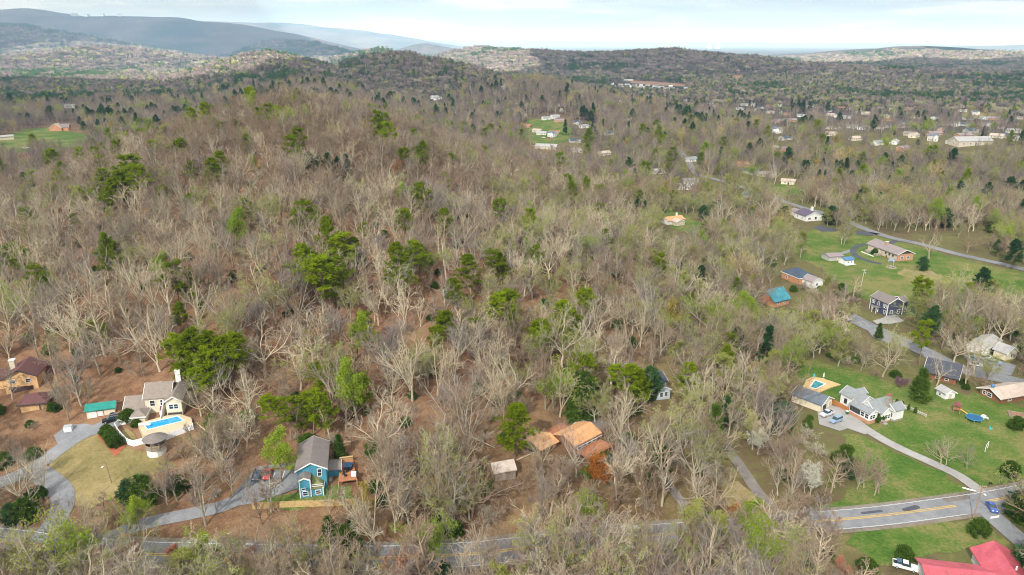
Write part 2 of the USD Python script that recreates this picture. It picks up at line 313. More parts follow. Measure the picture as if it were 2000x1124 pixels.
# lawns first (lowest), then drives, then roads, each sheet above the last
def lawn(px, label, material=None, name='lawn', keep=True, lift=0.10, step=3.0, ragged=8.0):
    w = sg.Polygon(world_poly(px)).buffer(0)
    w = w.buffer(1.5).buffer(-1.5).segmentize(2.0)
    c = np.array(w.exterior.coords)[:-1]; n = np.stack([vnoise(c[:, 0], c[:, 1], 9, 71), vnoise(c[:, 0], c[:, 1], 9, 72)], -1) + .6 * np.stack([vnoise(c[:, 0], c[:, 1], 3, 73), vnoise(c[:, 0], c[:, 1], 3, 74)], -1)
    w = sg.Polygon(c + n * ragged).buffer(0); w = max(getattr(w, 'geoms', [w]), key=lambda q: q.area)
    drape(name, w, material or LAWN, lift, step, label, 'lawn')
    if keep: NO_TREES.append(w.buffer(-1.0))
    return w
lawn([(1560, 703), (1600, 704), (1680, 730), (1760, 757), (1800, 748), (1860, 770), (1920, 766), (2000, 800), (2110, 835), (2110, 925), (2000, 944), (1918, 953), (1870, 923), (1790, 888), (1730, 856), (1700, 842), (1640, 798), (1600, 770), (1555, 735)], 'mown green lawn between the white house with grey roofs and the brick cabin')
lawn([(1640, 845), (1690, 852), (1740, 874), (1800, 907), (1870, 942), (1888, 958), (1800, 976), (1700, 992), (1600, 1004), (1555, 1008), (1600, 985), (1660, 960), (1690, 925), (1660, 880)], 'green verge with a dry patch below the concrete driveway of the white house')
lawn([(1690, 1036), (1860, 1014), (1915, 1016), (1955, 1052), (1968, 1078), (1890, 1070), (1800, 1090), (1700, 1095), (1665, 1060)], 'green and tan grass slope between the road and the red roofed house')
lawn([(1565, 457), (1600, 446), (1660, 455), (1740, 470), (1820, 491), (1900, 512), (1990, 530), (2090, 560), (2090, 640), (2000, 622), (1910, 602), (1850, 616), (1780, 620), (1700, 590), (1640, 565), (1600, 525), (1545, 490)], 'wide green pasture around the long brick ranch house')
lawn([(82, 908), (120, 877), (200, 842), (238, 866), (285, 882), (335, 888), (330, 915), (250, 962), (175, 985), (130, 972), (92, 932)], 'tan and green lawn in the bend of the drive below the pool', DRY)
lawn([(490, 988), (570, 956), (640, 950), (690, 958), (705, 985), (560, 993)], 'narrow green lawn between the blue house and its plank fence')
lawn([(0, 266), (50, 253), (95, 250), (150, 260), (205, 264), (150, 290), (60, 298), (0, 300), (-60, 285)], 'green hilltop lawn below the distant brick house')
lawn([(1295, 404), (1330, 418), (1370, 437), (1405, 455), (1372, 468), (1300, 440)], 'small green clearing around the cottage with the orange roof')
lawn([(1030, 232), (1100, 236), (1120, 258), (1105, 278), (1045, 288), (1022, 262)], 'bright green gardens between the distant valley houses')
lawn([(1500, 362), (1560, 357), (1580, 376), (1520, 388)], 'small lawn before the little cream bungalow')
lawn([(1395, 955), (1440, 945), (1478, 972), (1512, 1003), (1425, 995)], 'dry brown grass beside the gravel track', DRY)
lawn([(1880, 208), (1950, 206), (1955, 232), (1880, 232)], 'tan gardens among the distant suburb houses', DRY)
lawn([(1766, 526), (1815, 531), (1845, 553), (1795, 555), (1768, 540)], 'bare tan patch worn in the pasture', noise_floor('tan_earth', [(0.0, (.15, .17, .04)), (0.35, (.17, .17, .06)), (0.6, (.26, .20, .105)), (1.0, (.33, .25, .15))], (0.05, 0.2, 1.2)), 'bare_patch', False, 0.14, 1.5, 14.0)
lawn([(1420, 965), (1405, 950), (1415, 942)], 'sparse grass at the track bend', DRY)

SHOULDER = [(-60, 1052), (20, 1060), (100, 1070), (300, 1085), (500, 1089), (700, 1092), (900, 1085), (1020, 1073), (1150, 1058), (1300, 1045), (1420, 1036), (1520, 1026), (1700, 1011), (1850, 992), (1925, 981), (2000, 967), (2200, 925)]
road('road_shoulder', SHOULDER, 10.6, noise_floor('gravel_shoulder', [(0.0, (.09, .075, .055)), (0.4, (.17, .145, .115)), (0.7, (.24, .21, .17)), (1.0, (.12, .13, .05))], (0.1, 0.6, 3.0)), 0.14, 'worn gravel and weed edge along the main road', 'road shoulder')
MAIN = road('main_road', [(-60, 1052), (20, 1060), (100, 1070), (300, 1085), (500, 1089), (700, 1092), (900, 1085), (1020, 1073), (1150, 1058), (1300, 1045), (1420, 1036), (1520, 1026), (1700, 1011), (1850, 992), (1925, 981), (2000, 967), (2200, 925)], 8.2, ASPH, 0.24, 'two lane grey asphalt road with yellow centre line across the bottom')
road('side_road', [(1912, 985), (1945, 1015), (1985, 1050), (2050, 1105), (2110, 1160)], 5.6, ASPH, 0.20, 'short grey side road with a white stop line')
road('white_house_drive', [(1915, 962), (1880, 935), (1820, 905), (1760, 878), (1720, 857), (1690, 838), (1660, 818)], 3.6, CONC, 0.18, 'pale concrete drive climbing to the white house', 'driveway')
road('pool_house_drive', [(-40, 960), (0, 944), (45, 926), (85, 902), (120, 876), (150, 856), (200, 834), (228, 822)], 5.6, ASPH, 0.18, 'curving asphalt drive up to the cream pool house', 'driveway')
road('drive_branch', [(60, 918), (98, 940), (122, 968), (116, 1005), (98, 1035), (100, 1066)], 5.6, ASPH, 0.16, 'asphalt branch of the drive bending down to the main road', 'driveway')
road('blue_house_drive', [(180, 1072), (225, 1046), (290, 1022), (375, 1004), (440, 988), (490, 962)], 4.2, ASPH, 0.16, 'narrow asphalt drive to the blue house', 'driveway')
road('gravel_track', [(1535, 1018), (1505, 990), (1475, 955), (1445, 910), (1415, 872), (1385, 840)], 3.4, TRACK, 0.16, 'rutted gravel track between dark evergreens', 'track')
road('dirt_track', [(1335, 985), (1315, 960), (1290, 925), (1270, 900)], 2.8, TRACK, 0.15, 'short dirt track half hidden under bare trees', 'track')
road('valley_road', [(1325, 292), (1345, 318), (1362, 341), (1410, 354), (1455, 368), (1505, 385), (1560, 404), (1600, 415), (1640, 427), (1690, 448), (1740, 465), (1800, 478), (1870, 497), (1950, 515), (2060, 542)], 6.4, ASPH, 0.20, 'grey valley road passing above the brick ranch house')
road('dark_house_road', [(1655, 616), (1700, 640), (1760, 666), (1820, 695), (1870, 720), (1930, 735), (1990, 748), (2080, 785)], 8.5, ASPH, 0.20, 'grey road below the dark blue house')
road('ranch_drive', [(1748, 470), (1722, 478), (1695, 478), (1668, 487), (1672, 500), (1700, 512), (1722, 516)], 3.6, DASPH, 0.17, 'dark asphalt drive curling round the brick ranch house', 'driveway')
road('shed_path', [(1668, 488), (1640, 497), (1625, 502)], 3.0, ASPH, 0.16, 'pale drive to the small sheds', 'driveway')
CLAYS = [sg.Polygon(world_poly([(1190, 160), (1345, 166), (1350, 184), (1200, 180)])).buffer(0)]
def pad(name, px, material, label, lift=0.2, cat='parking area'):
    if material is CLAY: CLAYS.append(sg.Polygon(world_poly(px)).buffer(0))
    drape(name, sg.Polygon(world_poly(px)).buffer(0), material, lift, 1.5, label, cat); NO_TREES.append(sg.Polygon(world_poly(px)).buffer(1.5))
pad('parking_pad', [(1596, 805), (1618, 791), (1650, 800), (1706, 842), (1690, 850), (1655, 838), (1640, 843), (1600, 830)], CONC, 'concrete parking pad between the garage and the white house')
pad('parking_pad', [(105, 852), (132, 832), (165, 829), (200, 833), (195, 842), (120, 882)], ASPH, 'asphalt turning pad below the green roofed shed', 0.22)
pad('parking_lot', [(484, 934), (497, 921), (572, 919), (580, 926), (582, 955), (500, 984), (450, 992), (440, 984)], ASPH, 'asphalt car park with painted bays beside the blue house', 0.22)
pad('concrete_apron', [(1704, 628), (1725, 622), (1735, 614), (1748, 615), (1766, 629), (1740, 634), (1712, 634)], CONC, 'white concrete apron before the dark blue house', 0.26)
pad('parking_lot', [(1695, 648), (1735, 652), (1760, 668), (1735, 672), (1705, 660)], ASPH, 'bare asphalt lot across the road from the dark blue house', 0.23)
pad('dark_parking_pad', [(1588, 446), (1602, 441), (1635, 449), (1633, 453), (1605, 453)], DASPH, 'dark asphalt pad beside the white bungalow with a purple roof')
pad('dark_parking_pad', [(1672, 452), (1700, 454), (1720, 458), (1702, 461), (1672, 459)], DASPH, 'dark asphalt entrance off the valley road')
pad('parking_lot', [(1880, 692), (1930, 700), (1985, 715), (1975, 735), (1900, 725)], ASPH, 'grey asphalt yard with parked vehicles behind a row of trees', 0.26)
pad('driveway', [(1105, 822), (1150, 812), (1195, 828), (1180, 840), (1140, 836)], TRACK, 'muddy grey yard behind the orange roofed house')
pad('clay_clearing', [(1425, 160), (1432, 148), (1448, 146), (1455, 155), (1440, 163)], CLAY, 'orange clay clearing cut in the far woods', 0.5, 'clearing')
pad('clay_clearing', [(1230, 157), (1290, 161), (1340, 165), (1335, 170), (1280, 167), (1232, 163)], CLAY, 'strip of bare red earth above the distant subdivision', 0.5, 'clearing')
# painted lines
def stripe(name, c, offs, width, material, label, t0=0.0, t1=1.0, lift=0.252):
    n = len(c); c = c[int(t0 * n):int(t1 * n)]
    d = np.gradient(c, axis=0); d /= np.linalg.norm(d, axis=1, keepdims=True); nrm = np.stack([-d[:, 1], d[:, 0]], -1)
    a, b = c + nrm * (offs - width / 2), c + nrm * (offs + width / 2)
    V = np.empty((2 * len(c), 3)); V[0::2, :2], V[1::2, :2] = a, b; V[:, 2] = height(V[:, 0], V[:, 1]) + lift
    k = np.arange(len(c) - 1) * 2
    return V, np.vstack([np.stack([k, k + 2, k + 1], -1), np.stack([k + 1, k + 2, k + 3], -1)])
def join(ms):
    vs, fs, o = [], [], 0
    for v, f in ms:
        vs.append(v); fs.append(np.asarray(f) + o); o += len(v)
    return np.vstack(vs), np.vstack(fs)
xx = project(np.column_stack([MAIN, np.zeros(len(MAIN))]))[0]
west, east = float((xx < 1868).mean()), float((xx < 1917).mean())
solo('centre_line', join([stripe('', MAIN, o, 0.28, STRIPE, '', 0, west) for o in (-0.28, 0.28)] + [stripe('', MAIN, o, 0.28, STRIPE, '', east, 1) for o in (-0.28, 0.28)]), STRIPE, 'double yellow centre line broken at the junction', 'road marking', kind='structure')
solo('edge_line', join([stripe('', MAIN, 3.75, 0.14, WLINE, ''), stripe('', MAIN, -3.75, 0.14, WLINE, '', 0, west)]), WLINE, 'thin white edge lines of the main road', 'road marking', kind='structure')
q = ground([1935, 1952, 1950, 1933], [1011, 1008.5, 1013, 1015.5]); q[:, 2] += 0.27
solo('stop_line', (q, np.array([[0, 2, 1], [0, 3, 2]])), WLINE, 'white stop line painted across the side road', 'road marking', kind='structure')
for i_, (a_, w_, l_) in enumerate([((1768, 998, 1790, 992), 1.6, 'dark tar patch on the main road near the junction'), ((1685, 1004, 1720, 1000), 1.0, 'long thin tar patch along the main road'), ((1850, 978, 1885, 972), 2.2, 'grey patched strip of road before the drive mouth'), ((640, 1083, 700, 1084), 1.5, 'dark patch on the straight stretch of the main road'), ((1085, 1060, 1130, 1055), 1.8, 'dark patch where the main road starts to climb')]):
    c_ = world_poly([a_[:2], a_[2:]]); drape('road_patch', sg.LineString(c_).buffer(w_ / 2), DASPH if i_ != 2 else TRACK, .2465, 1.0, l_, 'road patch')
BUILT = []      # plan outlines of houses, no trees there
# ---------------------------------------------------------------- trees
def unit(v): return v / np.maximum(np.linalg.norm(v, axis=-1, keepdims=True), 1e-9)
def grow(rng, starts, dirs, lens, nseg, wiggle, up):
    P = [starts]; d = unit(dirs)
    for _ in range(nseg):
        d = unit(d + rng.normal(0, wiggle, d.shape) + np.array([0, 0, up]))
        P.append(P[-1] + d * (lens / nseg)[:, None])
    return np.stack(P, 1)
def fork(rng, P, R, L, k, t0, t1, ang, lenf, rf, nseg, wiggle, up, shrink=0.5, tipr=0.35):
    """k children on every branch of a level: their paths, radii and lengths."""
    N, n = P.shape[:2]
    t = np.clip(t0 + (t1 - t0) * (np.arange(k)[None] + rng.uniform(0.1, 0.9, (N, k))) / k, 0, 0.999) * (n - 1)
    i = t.astype(int); f = (t - i)[..., None]
    r = np.arange(N)[:, None]
    s = P[r, i] * (1 - f) + P[r, i + 1] * f
    tang = unit(P[r, i + 1] - P[r, i]); rr = R[r, i] * (1 - f[..., 0]) + R[r, i + 1] * f[..., 0]
    a = np.radians(rng.uniform(ang[0], ang[1], (N, k)))[..., None]
    side = unit(np.cross(tang, rng.normal(0, 1, tang.shape)))
    d = tang * np.cos(a) + side * np.sin(a)
    l = L[:, None] * lenf * (1 - shrink * (t / (n - 1))) * rng.uniform(0.7, 1.25, (N, k))
    s, d, l, rr = s.reshape(-1, 3), d.reshape(-1, 3), l.ravel(), (rr * rf).ravel()
    C = grow(rng, s, d, l, nseg, wiggle, up)
    return C, rr[:, None] * np.linspace(1, tipr, nseg + 1)[None], l
def sweep(P, R, sides):
    """Many paths of equal length as tubes (two sides: flat ribbons)."""
    N, n = P.shape[:2]
    t = unit(np.gradient(P, axis=1))
    ref = np.where(np.abs(t[..., 2:]) < 0.9, [0, 0, 1.0], [1.0, 0, 0])
    a = unit(np.cross(t, ref)); b = np.cross(t, a)
    if sides == 2:
        ph = np.array([0, math.pi])
    else:
        ph = np.arange(sides) * 2 * math.pi / sides
    V = P[:, :, None] + R[..., None, None] * (np.cos(ph)[:, None] * a[:, :, None] + np.sin(ph)[:, None] * b[:, :, None])
    base = (np.arange(N) * n * sides)[:, None, None]
    i, j = np.meshgrid(np.arange(n - 1), np.arange(sides if sides > 2 else 1), indexing='ij')
    k = (j + 1) % sides
    q = np.stack([i * sides + j, i * sides + k, (i + 1) * sides + k, (i + 1) * sides + j], -1).reshape(1, -1, 4) + base
    q = q.reshape(-1, 4)
    return V.reshape(-1, 3), np.vstack([q[:, [0, 1, 2]], q[:, [0, 2, 3]]])
def blades(rng, C, n, reach, width, up=0.0, flat=0.0):
    """n loose leaf triangles round every centre."""
    C = np.repeat(C, n, 0)
    d = unit(rng.normal(0, 1, C.shape) + np.array([0, 0, up])); d[:, 2] *= 1 - flat
    s = unit(np.cross(d, rng.normal(0, 1, C.shape))) * (width * rng.uniform(0.6, 1.3, len(C)))[:, None]
    c = C + d * (reach * rng.uniform(0.05, 0.35, len(C)))[:, None]
    tip = C + d * (reach * rng.uniform(0.8, 1.25, len(C)))[:, None]
    V = np.stack([c - s, c + s, tip], 1).reshape(-1, 3)
    return V, np.arange(len(V)).reshape(-1, 3)
def clumps(rng, C, n, spread, size, flat=0.0):
    """n small free leaves scattered about every centre."""
    C = np.repeat(C, n, 0) + rng.normal(0, spread, (len(C) * n, 3))
    a = unit(rng.normal(0, 1, C.shape)); b = unit(np.cross(a, rng.normal(0, 1, C.shape)))
    s = (size * rng.uniform(0.6, 1.4, len(C)))[:, None]
    V = np.stack([C - a * s, C + a * s * 0.7 + b * s * 0.6, C + b * s * 0.2 - a * s * 0.1 + np.cross(a, b) * s], 1).reshape(-1, 3)
    return V, np.arange(len(V)).reshape(-1, 3)
def bare(seed, form, h=18.0, fine=1.0, leafy=None):
    """A leafless hardwood: (trunk with its limbs, twigs, twig tips)."""
    rng = np.random.default_rng(seed)
    tf, la, ll, nl, wig = {'spread': (.30, (25, 68), .60, 7, .13), 'vase': (.30, (12, 38), .66, 7, .09), 'tall': (.80, (30, 60), .34, 15, .11), 'crooked': (.36, (20, 75), .60, 6, .24), 'twin': (.16, (10, 32), .80, 4, .09)}[form]
    lean = rng.normal(0, .06, 3); lean[2] = 1
    P0 = grow(rng, np.array([[0, 0, -.6]]), lean[None], np.array([h * tf]), 5, .05 if form != 'crooked' else .12, .05)
    r0 = h * .0165
    R0 = np.linspace(1.15, .30 if form == 'tall' else .72, 6)[None] * r0
    L0 = np.array([h])
    P1, R1, L1 = fork(rng, P0, R0, L0, nl, .25 if form == 'tall' else .62, 1.0, la, ll, .62, 6, wig, .07, .55 if form == 'tall' else 0.05)
    P2, R2, L2 = fork(rng, P1, R1, L1, 7 if form != 'tall' else 6, .22, 1.0, (25, 60), .52, .62, 4, wig * 1.1, .05)
    P3, R3, L3 = fork(rng, P2, R2, L2, max(3, int(7 * fine)), .2, 1.0, (25, 60), .55, .66, 3, .14, .04)
    P4, R4, L4 = fork(rng, P3, R3, L3, max(2, int(4 * fine)), .2, 1.0, (22, 60), .62, .75, 2, .12, .03)
    R3, R4 = np.maximum(R3, .030), np.maximum(R4, .018)
    trunk = join([sweep(P0, R0, 7), sweep(P1, R1, 6), sweep(P2, R2, 4)])
    twigs = join([sweep(P3, R3, 3), sweep(P4, R4, 2)])
    return trunk, twigs, P4[:, -1], P3[:, -1]
def pine(seed, h=18.0, form='loose'):
    rng = np.random.default_rng(seed)
    P0 = grow(rng, np.array([[0, 0, -.6]]), np.array([[rng.normal(0, .05), rng.normal(0, .05), 1]]), np.array([h + .4]), 8, .035, .05)
    R0 = np.linspace(.25, .05, 9)[None] * (h / 18)
    k = {'loose': 34, 'full': 56, 'spire': 60}[form]
    t0 = {'loose': .48, 'full': .25, 'spire': .12}[form]
    t = np.sort(t0 + (1 - t0) * rng.uniform(0, 1, k) ** .85); t = np.minimum(t, .985)
    i = (t * 8).astype(int); f = (t * 8 - i)[:, None]
    s = P0[0, i] * (1 - f) + P0[0, i + 1] * f
    u = (t - t0) / (1 - t0)
    prof = {'loose': np.minimum(1, u * 3 + .45) * (1 - u) ** .4 * 5.4, 'full': (1 - u) ** .7 * 5.4 * np.minimum(1, u * 4 + .5), 'spire': (1 - u) ** .9 * 3.3}[form] * rng.uniform(.55, 1.2, k) * h / 18 + .45
    az = np.arange(k) * 2.4 + rng.normal(0, .5, k)
    rise = np.radians(rng.uniform(-5, 28, k) + 22 * u)
    d = np.stack([np.cos(az) * np.cos(rise), np.sin(az) * np.cos(rise), np.sin(rise)], -1)
    P1 = grow(rng, s, d, prof, 4, .10, .05); R1 = np.linspace(.075, .025, 5)[None] * np.ones((k, 1))
    side, _, _ = fork(rng, P1, R1, prof, 4, .3, 1, (35, 65), .42, .6, 2, .1, .05, .4)
    tips = np.vstack([P1[:, 2:].reshape(-1, 3), side[:, 1:].reshape(-1, 3), P0[:, -1]])
    return join([sweep(P0, R0, 6), sweep(P1, R1, 3)]), blades(rng, tips, 10, .85, .17, .3, .3)
def dense(seed, h=8.0, form='round'):
    """A cedar, holly or magnolia: leaves to the ground, in lumps."""
    rng = np.random.default_rng(seed)
    n = 120
    u = rng.uniform(0, 1, n); az = rng.uniform(0, 2 * math.pi, n)
    r = {'round': np.sin(math.pi * np.clip(u * .92 + .06, 0, 1)) ** .6 * h * .36, 'cone': (1 - u) ** .75 * h * .27 * np.minimum(1, u * 6 + .55), 'low': np.sqrt(np.clip(1 - u ** 2, 0, 1)) * h * .62}[form] * rng.uniform(.35, 1.15, n)
    C = np.stack([r * np.cos(az), r * np.sin(az), .25 + u * h * .93], -1)
    trunk = sweep(grow(rng, np.array([[0, 0, -.5]]), np.array([[0, 0, 1.0]]), np.array([h * .8]), 3, .03, .05), np.linspace(.2, .06, 4)[None], 6)
    return trunk, blades(rng, C, 20, h * .10 + .25, .11 + h * .006, .2)
def brush(seed, h=3.2):
    rng = np.random.default_rng(seed)
    P = grow(rng, rng.normal(0, .35, (9, 3)) * [1, 1, 0], rng.normal(0, .5, (9, 3)) * [1, 1, 0] + [0, 0, 1], rng.uniform(.7, 1.1, 9) * h, 4, .12, .05)
    R = np.linspace(.05, .02, 5)[None] * np.ones((9, 1)); L = np.full(9, h)
    P2, R2, L2 = fork(rng, P, R, L, 9, .2, 1, (25, 60), .5, .8, 3, .15, .03)
    P3, R3, _ = fork(rng, P2, R2, L2, 5, .2, 1, (25, 60), .6, .9, 2, .12, .02)
    return sweep(P, R, 4), join([sweep(P2, np.maximum(R2, .02), 2), sweep(P3, np.maximum(R3, .017), 2)]), P3[:, -1]

# ---------------------------------------------------------------- building kit
def box(x0, x1, y0, y1, z0, z1):
    m = trimesh.creation.box([x1 - x0, y1 - y0, z1 - z0]); m.apply_translation([(x0 + x1) / 2, (y0 + y1) / 2, (z0 + z1) / 2]); return m
def cat(*ms): return trimesh.util.concatenate(list(ms))
def hull(pts): return trimesh.convex.convex_hull(np.array(pts, float))
def cyl(r, p, q, sides=10, r2=None):
    return sweep(np.array([[p, q]], float), np.array([[r, r if r2 is None else r2]]), sides)
def rod(r, p, q, sides=8, r2=None):
    v, f = cyl(r, p, q, sides, r2); n = len(v)
    c = np.vstack([v, [p], [q]]); i = np.arange(sides); k = (i + 1) % sides
    return trimesh.Trimesh(c, np.vstack([f, np.stack([np.full(sides, n), k, i], -1), np.stack([np.full(sides, n + 1), sides + i, sides + k], -1)]), process=False)
W_ = {n: plain(n.replace(' ', '_') + '_wall', c, 0.75, v, 0.6) for n, c, v in [
    ('cream', (.62, .56, .42), .08), ('white', (.68, .68, .66), .08), ('tan', (.60, .38, .19), .12), ('blue', (.06, .24, .34), .12), ('navy', (.055, .065, .105), .10), ('pale blue', (.42, .50, .55), .08), ('brown', (.22, .10, .05), .18),
    ('grey', (.40, .39, .37), .1), ('brick', (.46, .22, .12), .15), ('beige', (.50, .44, .34), .1), ('stone', (.30, .27, .23), .22)]}
def shingle(name, c, v=.12):
    """Roof courses: fine rows down the slope with weathered streaks."""
    c = np.array(c)
    return mat(name + '_roof', {'tc': ('texture_coordinate', {}), 'n': ('noise_texture', {'scale': 0.7, 'detail': 6.0, 'roughness': 0.7}), 'b': ('brick_texture', {'scale': 2.2, 'color1': (1, 1, 1), 'color2': (.82, .82, .82), 'mortar': (.6, .6, .6), 'mortar_size': .03, 'brick_width': .6, 'row_height': .3}),
                'r': ('rgb_ramp', {'ramp': [(.25, tuple(c * (1 - 2 * v))), (.5, tuple(c)), (.78, tuple(np.minimum(c * (1 + 1.4 * v), .9)))]}), 'm': ('mix', {'mix_type': 'multiply', 'fac': .5}), 'p': ('principled_bsdf', {'roughness': .85, 'specular_ior_level': .25})},
               [('tc.object', 'n.vector'), ('tc.object', 'b.vector'), ('n.fac', 'r.fac'), ('r.color', 'm.color1'), ('b.color', 'm.color2'), ('m.color', 'p.base_color')])
R_ = {n: shingle(n.replace(' ', '_'), c) for n, c in [('taupe', (.25, .21, .18)), ('maroon', (.13, .06, .058)), ('grey', (.24, .26, .265)), ('blue grey', (.13, .16, .19)), ('grey brown', (.20, .175, .16)), ('orange', (.56, .30, .14)), ('rust', (.30, .13, .07)),
      ('purple', (.115, .09, .13)), ('navy', (.06, .085, .12)), ('sand', (.46, .38, .32)), ('mauve', (.27, .225, .225)), ('charcoal', (.075, .08, .10)), ('pale', (.36, .36, .35)), ('moss', (.20, .22, .09))]}
def seamed(name, c, axis='x'):
    """Ribbed sheet metal: raised seams down the slope, faded and dirty in streaks."""
    c = np.array(c)
    return mat(name + '_metal_roof', {'tc': ('texture_coordinate', {}), 'n': ('noise_texture', {'scale': .45, 'detail': 6.0, 'roughness': .7}), 'w': ('wave_texture', {'wave_type': 'bands', 'bands_direction': axis, 'scale': .42, 'profile': 'saw'}), 'wr': ('rgb_ramp', {'ramp': [(0.0, (.55,) * 3), (.12, (1,) * 3), (1.0, (.93,) * 3)]}),
        'r': ('rgb_ramp', {'ramp': [(.25, tuple(c * .68)), (.5, tuple(c)), (.8, tuple(np.minimum(c * 1.15 + .04, .9)))]}), 'm': ('mix', {'mix_type': 'multiply', 'fac': .7}), 'p': ('principled_bsdf', {'roughness': .5, 'specular_ior_level': .4})},
        [('tc.object', 'n.vector'), ('tc.object', 'w.vector'), ('w.fac', 'wr.fac'), ('n.fac', 'r.fac'), ('r.color', 'm.color1'), ('wr.color', 'm.color2'), ('m.color', 'p.base_color')])
R_['teal'] = seamed('teal', (.035, .21, .26)); R_['green'] = seamed('green', (.012, .22, .18)); R_['red'] = seamed('red', (.46, .085, .11)); R_['red end'] = seamed('red_end', (.46, .085, .11), 'y'); R_['blue'] = seamed('blue', (.07, .17, .32))
TRIM = plain('white_trim', (.74, .74, .72), .55, .05); DARKT = plain('dark_trim', (.06, .055, .05), .6, .1)
GLASS = mat('window_glass', {'p': ('principled_bsdf', {'base_color': (.025, .032, .04), 'roughness': .08, 'specular_ior_level': .9})})
WOOD = plain('cedar_boards', (.40, .23, .11), .8, .22, 2.0); REDWOOD = plain('redwood_deck', (.36, .15, .07), .8, .2, 1.5); OLDWOOD = plain('weathered_boards', (.26, .22, .17), .9, .2, 1.5); FENCEW = plain('yellow_pine_fence', (.46, .33, .15), .8, .18, 1.2)
VINYL = plain('white_vinyl', (.78, .79, .80), .45, .04); POLE = plain('pole_wood', (.30, .21, .13), .9, .2, .8); STEEL = plain('grey_steel', (.40, .41, .43), .4, .1, 1, .5); BLACK = plain('black_rubber', (.02, .02, .022), .7, .1)
BRICKW = mat('brickwork', {'tc': ('texture_coordinate', {}), 'b': ('brick_texture', {'scale': 3.0, 'color1': (.46, .23, .13), 'color2': (.38, .17, .09), 'mortar': (.45, .40, .34), 'mortar_size': .02}), 'p': ('principled_bsdf', {'roughness': .85})}, [('tc.object', 'b.vector'), ('b.color', 'p.base_color')])
def frame(px0, px1):
    """Front edge of a building from two points where it meets the ground: its corner, its turn, its length."""
    a, b = ground([px0[0], px1[0]], [px0[1], px1[1]])
    d = b - a; L = math.hypot(d[0], d[1]); rz = math.atan2(d[1], d[0])
    return a, rz, L
def to_world(loc, rz, pts):
    c, s = math.cos(rz), math.sin(rz); pts = np.asarray(pts, float)
    return np.stack([loc[0] + c * pts[..., 0] - s * pts[..., 1], loc[1] + s * pts[..., 0] + c * pts[..., 1]], -1)
class House:
    def __init__(s, name, label, px0, px1, group=None, lift=0.0, category='house'):
        s.loc, s.rz, s.L = frame(px0, px1); s.loc = s.loc + [0, 0, lift]
        s.p = thing(name, label, category, s.loc, s.rz, group); s.plan = []
    def done(s, grow_=0.0):
        if s.plan: BUILT.append(shapely.union_all([sg.Polygon(q) for q in s.plan]).buffer(.5 + grow_))
        return s
    def block(s, x0, x1, y0, y1, h, ridge, rise, wall, roof, over=.45, z0=0.0, trim=TRIM, roofname='roof', wallname='wall', base=None, flat_end=False):
        """Walls with gables under a pitched roof; ridge along x or y, or 'hip'."""
        W, R = W_.get(wall, wall), R_.get(roof, roof)
        s.plan.append(to_world(s.loc, s.rz, [(x0, y0), (x1, y0), (x1, y1), (x0, y1)]))
        zb = z0 - (3.0 if z0 == 0 else 0); zt = z0 + h; t = .22
        xm, ym = (x0 + x1) / 2, (y0 + y1) / 2
        pts = [(x, y, z) for x in (x0, x1) for y in (y0, y1) for z in (zb, zt)]
        if ridge == 'x': g = (y1 - y0) / 2 * rise; pts += [(x0, ym, zt + g), (x1, ym, zt + g)]
        elif ridge == 'y': g = (x1 - x0) / 2 * rise; pts += [(xm, y0, zt + g), (xm, y1, zt + g)]
        else: g = min(x1 - x0, y1 - y0) / 2 * rise
        if base is not None:
            part(s.p, 'foundation', box(x0 - .05, x1 + .05, y0 - .05, y1 + .05, zb, z0 + base[0]), base[1])
        part(s.p, wallname, hull(pts), W)
        o = over; u = 0.03
        def slab(q):
            q = np.array(q, float); return hull(np.vstack([q + [0, 0, u], q + [0, 0, u + t]]))
        e = zt - o * rise
        if ridge == 'x':
            ra, rb = (x0 - o, ym, zt + g), (x1 + o, ym, zt + g)
            slabs = [[ra, rb, (x1 + o, y0 - o, e), (x0 - o, y0 - o, e)], [ra, rb, (x1 + o, y1 + o, e), (x0 - o, y1 + o, e)]]
            rakes = [((x, y, e), (x, ym, zt + g)) for x in (x0 - o - .06, x1 + o + .06) for y in (y0 - o, y1 + o)]
        elif ridge == 'y':
            ra, rb = (xm, y0 - o, zt + g), (xm, y1 + o, zt + g)
            slabs = [[ra, rb, (x0 - o, y1 + o, e), (x0 - o, y0 - o, e)], [ra, rb, (x1 + o, y1 + o, e), (x1 + o, y0 - o, e)]]
            rakes = [((x, y, e), (xm, y, zt + g)) for y in (y0 - o - .06, y1 + o + .06) for x in (x0 - o, x1 + o)]
        else:
            w, d = x1 - x0, y1 - y0; k = min(w, d) / 2
            ra, rb = ((x0 + k, ym, zt + g), (x1 - k, ym, zt + g)) if w >= d else ((xm, y0 + k, zt + g), (xm, y1 - k, zt + g))
            c = [(x0 - o, y0 - o, e), (x1 + o, y0 - o, e), (x1 + o, y1 + o, e), (x0 - o, y1 + o, e)]
            if w >= d: slabs = [[ra, rb, c[1], c[0]], [ra, rb, c[2], c[3]], [ra, c[0], c[3]], [rb, c[1], c[2]]]
            else: slabs = [[ra, rb, c[3], c[0]], [ra, rb, c[2], c[1]], [ra, c[0], c[1]], [rb, c[3], c[2]]]
            rakes = [(c[i], c[(i + 1) % 4]) for i in range(4)]
        rp = part(s.p, roofname, cat(*[slab(q) for q in slabs]), R)
        if trim is not None:
            def board(a, b):
                a, b = np.array(a, float), np.array(b, float); n = np.cross(b - a, [0, 0, 1.0]); n = n / max(np.linalg.norm(n), 1e-6) * .05
                return hull([p + sgn * n + [0, 0, z] for p in (a, b) for sgn in (-1, 1) for z in (-.1, t + .02)])
            [part(rp, 'fascia', board(a, b), trim) for a, b in rakes]
        return dict(x0=x0, x1=x1, y0=y0, y1=y1, z0=z0, zt=zt, g=g)
